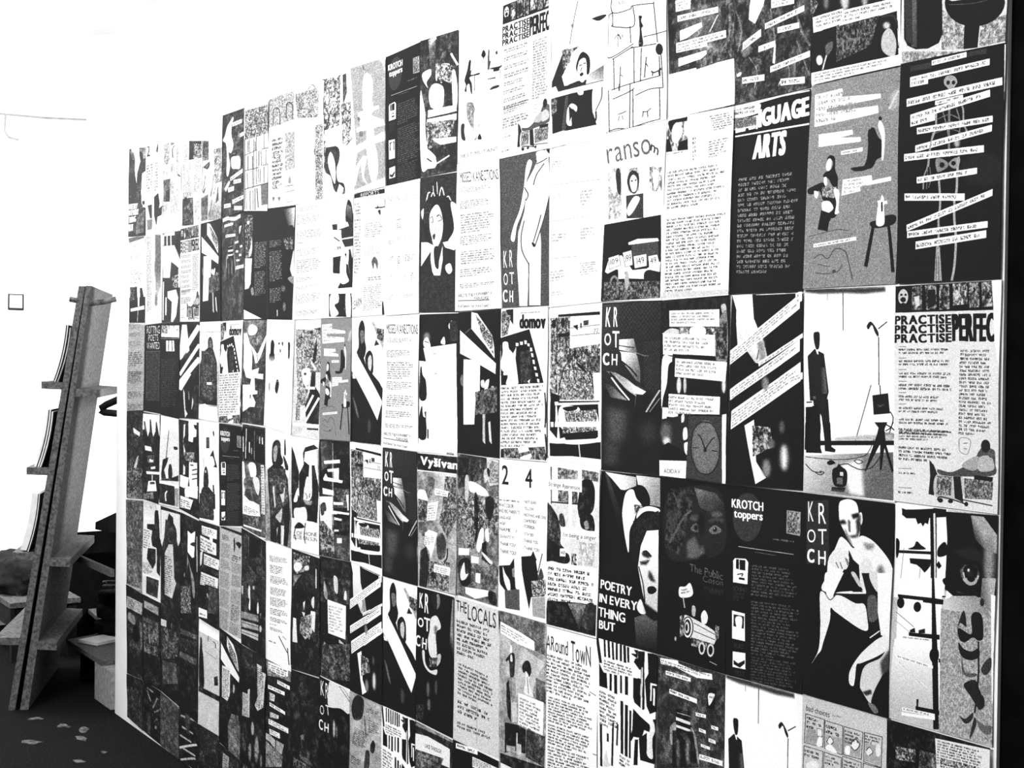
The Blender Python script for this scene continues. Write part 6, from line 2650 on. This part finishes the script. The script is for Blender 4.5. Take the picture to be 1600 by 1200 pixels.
    def text(s, q, g, wt, txt):
        tl, tr, bl = q
        x = 0.0; segs = []; lo = 9; hi = -9
        for ch in txt:
            if ch == ' ': x += 0.28; continue
            v, ed = _glyphs[(ch, wt)]
            if len(v) == 0: x += 0.3; continue
            mn, mx = v[:, 0].min(), v[:, 0].max()
            lo = min(lo, v[:, 1].min()); hi = max(hi, v[:, 1].max())
            segs.append((np.array([[v[a][0] - mn + x, v[a][1], v[b][0] - mn + x, v[b][1]] for a, b in ed])))
            x += mx - mn + (0.05 + 0.018 * max(wt - 4, 0) if wt > 3 else 0.09)
        if not segs: return
        tot = x - 0.06
        for sg in segs:
            u0 = sg[:, 0] / tot; v0 = (hi - sg[:, 1]) / (hi - lo); u1 = sg[:, 2] / tot; v1 = (hi - sg[:, 3]) / (hi - lo)
            A = tl + np.outer(u0, tr - tl) + np.outer(v0, bl - tl)
            B = tl + np.outer(u1, tr - tl) + np.outer(v1, bl - tl)
            r = s.mask(np.hstack([A, B]), 8)
            if r is None: continue
            m = r[1]; hpx = np.hypot(*(bl - tl)); d = min(int(round(max(wt - 3, 0) * 0.0095 * hpx)), 7)
            for ax in (0, 1):        # heavier weights: grow the letter shape
                o_ = m
                for q_ in range(1, (d if ax else (d + 1) // 2) + 1):
                    for sg_ in (q_, -q_): m = np.maximum(m, np.roll(o_, sg_, ax))
            s.put((r[0], m), g)
    def block(s, q, g, n, seed):
        """lines of small unreadable type in a parallelogram"""
        tl, tr, bl = q
        p = np.array([tl, tr, tr + bl - tl, bl])
        r = s.mask(s.closed(p))
        if r is None: return
        sl, m = r
        y, x = np.mgrid[sl[0], sl[1]].astype(np.float32); x = x + .5; y = y + .5
        e, d = tr - tl, bl - tl
        det = e[0] * d[1] - e[1] * d[0]
        if abs(det) < 1e-6: return
        X, Y = x - tl[0], y - tl[1]
        uu = (X * d[1] - Y * d[0]) / det; vv = (e[0] * Y - e[1] * X) / det
        lh = np.hypot(*d) / n; cw = max(lh * 0.42, 2.4); nc = max(int(np.hypot(*e) / cw), 2)
        rs = np.random.RandomState(seed)
        bits = rs.rand(n, nc, 4, 3) < 0.62
        word = np.ones((n, nc), bool); ends = (0.8 + 0.2 * rs.rand(n))
        if n > 2: ends[-1] *= 0.6
        for i in range(n):
            k = rs.randint(2, 7)
            while k < nc:
                word[i, k] = False; k += rs.randint(3, 9)
            word[i, int(nc * ends[i]):] = False
        ln = np.clip((vv * n).astype(int), 0, n - 1); fv = vv * n - ln
        ci = np.clip((uu * nc).astype(int), 0, nc - 1); fu = uu * nc - ci
        ry_ = np.clip(((fv - 0.2) / 0.6 * 4).astype(int), 0, 3); rx_ = np.clip((fu / 0.85 * 3).astype(int), 0, 2)
        on = bits[ln, ci, ry_, rx_] & word[ln, ci] & (fv > 0.2) & (fv < 0.8) & (fu < 0.85)
        s.a[sl] += (g - s.a[sl]) * on * m
    def hatch(s, p, sp, w, g):
        r = s.mask(s.closed(p))
        if r is None: return
        sl, m = r
        y, x = np.mgrid[sl[0], sl[1]].astype(np.float32)
        for sgn in (1, -1):
            t = (x * 1.15 + sgn * y * 0.8) / sp
            on = np.abs(t - np.round(t)) * sp < w * 0.5
            s.a[sl] += (g - s.a[sl]) * on * m

SS = 2
STREAKY = set(('dark12 paperslip fabric darkman horse jacket rotten steps barman slips14 slips15 bwslip2 lady5 hatman mantext portrait4 '
               'spikes dark6 sign6 crowd6 photos6 gray5 slips5 crowd vys singer face9 hand slips news18 news19 drape '
               'arches lightcollage coat strike drawlady sign statuewoman graypoem standman cfar shelves4 diagfar edge8 slat7 slats8 '
               'skelfar gray7 lowslip lowfigures studio6 poetryfar darkslip stripefig handslips').split())
def draw(name, bg, w, h, cmds):
    k = 2.1
    W, H = int(w * k), int(h * k)
    c = Canvas(W * SS, H * SS, float(bg))
    for idx, ln in enumerate(cmds):
        txt = None
        if '|' in ln: ln, txt = ln.split('|', 1)
        t = ln.split(); o = t[0]; f = lambda i: float(t[i])
        if o == 'P': c.put(c.mask(c.closed(c.pts(t[2:]))), f(1))
        elif o == 'O': c.put(c.mask(c.closed(c.smooth(c.pts(t[2:])))), f(1))
        elif o == 'Q': c.soft(c.pts(t[3:]), f(1) * c.k, f(2))
        elif o == 'G':
            p = c.pts(t[3:]); c.grad(p[2:], p[0], p[1], f(1), f(2))
        elif o in 'EF':
            i = 2 if o == 'E' else 3
            p = c.pts(t[i:i + 3]); th = np.linspace(0, 2 * math.pi, 28, endpoint=False)
            q = p[0] + np.outer(np.cos(th), p[1] - p[0]) + np.outer(np.sin(th), p[2] - p[0])
            if o == 'E': c.put(c.mask(c.closed(q)), f(1))
            else: c.soft(q, f(1) * c.k, f(2))
        elif o == 'L': c.stroke(c.pts(t[3:]), f(1) * c.k, f(2))
        elif o == 'S': c.stroke(c.smooth(c.pts(t[3:]), False), f(1) * c.k, f(2))
        elif o == 'K':
            p = c.pts(t[3:]); c.stroke(np.vstack([p, p[:1]]), f(1) * c.k, f(2))
        elif o == 'T': c.text(c.pts(t[2:5]), f(1), int(t[5]), txt)
        elif o == 'B': c.block(c.pts(t[3:6]), f(1), int(t[2]), idx * 7 + len(name))
        elif o == 'M': c.mottle(c.pts(t[5:]), f(1), f(2), f(3) * c.k, int(t[4]))
        elif o == 'X': c.hatch(c.pts(t[4:]), f(1) * c.k, f(2) * c.k, f(3))
    a = c.a.reshape(H, SS, W, SS).mean((1, 3)) / 100.0
    rs = np.random.RandomState(sum(map(ord, name)))
    if name in STREAKY:      # photographic print: dim blotches and streaks in the dark and grey tones
        t_ = np.clip((c.fbm(H, W, max(H / 11.0, 6), rs) - 0.5) * 3.2 + 0.5, 0, 1)
        u_ = np.clip((c.fbm(H, W, max(H / 30.0, 3), rs) - 0.5) * 3.2 + 0.5, 0, 1)
        t_ = 0.6 * t_ + 0.4 * u_
        lowm = np.clip((0.5 - a) / 0.4, 0, 1); midm = np.clip(1 - np.abs(a - 0.5) / 0.42, 0, 1)
        a = a + lowm * 0.55 * np.clip(t_ - 0.52, 0, 1) + midm * (t_ - 0.5) * 0.42
    g = rs.randn(H, W).astype(np.float32)
    g = (g + 0.5 * (np.roll(g, 1, 0) + np.roll(g, 1, 1))) / 1.22
    a = a + g * (0.012 + 0.30 * np.clip(a * (1 - a), 0, .25))
    a = np.clip(a, 0, 1) ** 1.45
    # ink is never perfectly black, paper never perfectly white
    a = 0.045 + np.clip(a, 0, 1) * 0.89
    img = bpy.data.images.new(name + '_print', W, H)
    px = np.ones((H, W, 4), np.float32)
    px[:, :, :3] = a[::-1, :, None]
    img.pixels.foreach_set(px.ravel()); img.update(); img.pack()
    return img

def print_material(name, img):
    m = bpy.data.materials.new(name + '_paper'); m.use_nodes = True
    nt = m.node_tree; b = nt.nodes['Principled BSDF']
    uv = nt.nodes.new('ShaderNodeUVMap'); uv.uv_map = 'UVMap'
    im = nt.nodes.new('ShaderNodeTexImage'); im.image = img; im.extension = 'EXTEND'; im.interpolation = 'Linear'
    nt.links.new(uv.outputs['UV'], im.inputs['Vector'])
    tc = nt.nodes.new('ShaderNodeTexCoord')
    nz = nt.nodes.new('ShaderNodeTexNoise'); nz.inputs['Scale'].default_value = 220; nz.inputs['Detail'].default_value = 3
    nt.links.new(tc.outputs['Object'], nz.inputs['Vector'])
    mp = nt.nodes.new('ShaderNodeMapRange')
    mp.inputs['To Min'].default_value = 0.86; mp.inputs['To Max'].default_value = 1.1
    nt.links.new(nz.outputs['Fac'], mp.inputs['Value'])
    mx = nt.nodes.new('ShaderNodeMix'); mx.data_type = 'RGBA'; mx.blend_type = 'MULTIPLY'
    mx.inputs['Factor'].default_value = 1.0
    nt.links.new(im.outputs['Color'], mx.inputs['A'])
    nt.links.new(mp.outputs['Result'], mx.inputs['B'])
    nt.links.new(mx.outputs['Result'], b.inputs['Base Color'])
    bp = nt.nodes.new('ShaderNodeBump'); bp.inputs['Strength'].default_value = 0.08; bp.inputs['Distance'].default_value = 0.002
    nt.links.new(nz.outputs['Fac'], bp.inputs['Height']); nt.links.new(bp.outputs['Normal'], b.inputs['Normal'])
    b.inputs['Roughness'].default_value = 0.75
    b.inputs['Specular IOR Level'].default_value = 0.12
    return m

def poster_mesh(quad, seed):
    """a thin sheet, slightly wavy, pasted just off the wall; quad = TL TR BR BL as (x, z)"""
    rnd = random.Random(seed)
    nu, nv = 6, 9
    tl, tr, br, bl = [Vector((q[0], 0, q[1])) for q in quad]
    cx = (tl + tr + br + bl) / 4
    tl, tr, br, bl = [p + (cx - p).normalized() * 0.0012 for p in (tl, tr, br, bl)]
    ph = [rnd.uniform(0, 6.28) for _ in range(4)]
    lay = 0.0022 + 0.0011 * (seed % 4)
    bm = bmesh.new(); uvl = bm.loops.layers.uv.new('UVMap')
    front, back = {}, {}
    for j in range(nv + 1):
        for i in range(nu + 1):
            u, v = i / nu, j / nv
            p = (tl * (1 - u) + tr * u) * (1 - v) + (bl * (1 - u) + br * u) * v
            wob = 0.0009 * (math.sin(3 * u + ph[0]) * math.cos(5 * v + ph[1]) + 1) + 0.0006 * (math.sin(9 * v + 4 * u + ph[2]) + 1)
            if i in (0, nu): p = p + Vector((0.0011 * math.sin(7 * v + ph[3]), 0, 0))
            p = p + Vector((0, -lay - wob, 0))
            front[i, j] = bm.verts.new(p)
            if i in (0, nu) or j in (0, nv):
                back[i, j] = bm.verts.new(p + Vector((0, 0.0012, 0)))
    def uvset(f, uvs):
        for lp, (a, b) in zip(f.loops, uvs): lp[uvl].uv = (a, 1 - b)
    for j in range(nv):
        for i in range(nu):
            k = [(i, j), (i, j + 1), (i + 1, j + 1), (i + 1, j)]
            f = bm.faces.new([front[q] for q in k]); f.smooth = True
            uvset(f, [(a / nu, b / nv) for a, b in k])
    ring = [(i, 0) for i in range(nu)] + [(nu, j) for j in range(nv)] + [(i, nv) for i in range(nu, 0, -1)] + [(0, j) for j in range(nv, 0, -1)]
    for a, b in zip(ring, ring[1:] + ring[:1]):
        f = bm.faces.new((front[a], front[b], back[b], back[a]))
        uvset(f, [(q[0] / nu, q[1] / nv) for q in (a, b, b, a)])
        for e in f.edges: e.smooth = False
    f = bm.faces.new([back[q] for q in reversed(ring)])
    uvset(f, [(q[0] / nu, q[1] / nv) for q in reversed(ring)])
    me = bpy.data.meshes.new('poster'); bm.to_mesh(me); bm.free()
    return me

prints = {}; cur = None
for ln in PRINTS.strip().split('\n'):
    if ln[0] == '@':
        t = ln[1:].split(); cur = prints[t[0]] = (t[1], int(t[2]), int(t[3]), [])
    else: cur[3].append(ln)
pairs = set()
for _, _, _, cmds in prints.values():
    for ln in cmds:
        if ln[0] == 'T':
            head, txt = ln.split('|', 1); w = int(head.split()[5])
            pairs |= {(ch, w) for ch in txt if ch != ' '}
prepare_glyphs(sorted(pairs))
mats = {}
for n, (bg, w, h, cmds) in prints.items():
    mats[n] = print_material(n, draw(n, bg, w, h, cmds))
for k, ln in enumerate(PLACES.strip().split('\n')):
    n, q, label = ln.split('|', 2)
    quad = [tuple(map(float, s.split(','))) for s in q.split()]
    me = poster_mesh(quad, k * 7 + 3)
    o = bpy.data.objects.new('poster', me); col.objects.link(o)
    me.materials.append(mats[n])
    # origin at the sheet's lower edge
    c = Vector(((quad[2][0] + quad[3][0]) / 2, 0, (quad[2][1] + quad[3][1]) / 2))
    me.transform(Matrix.Translation(-c)); o.location = c
    tag(o, label, 'poster', 'posters pasted on the wall')
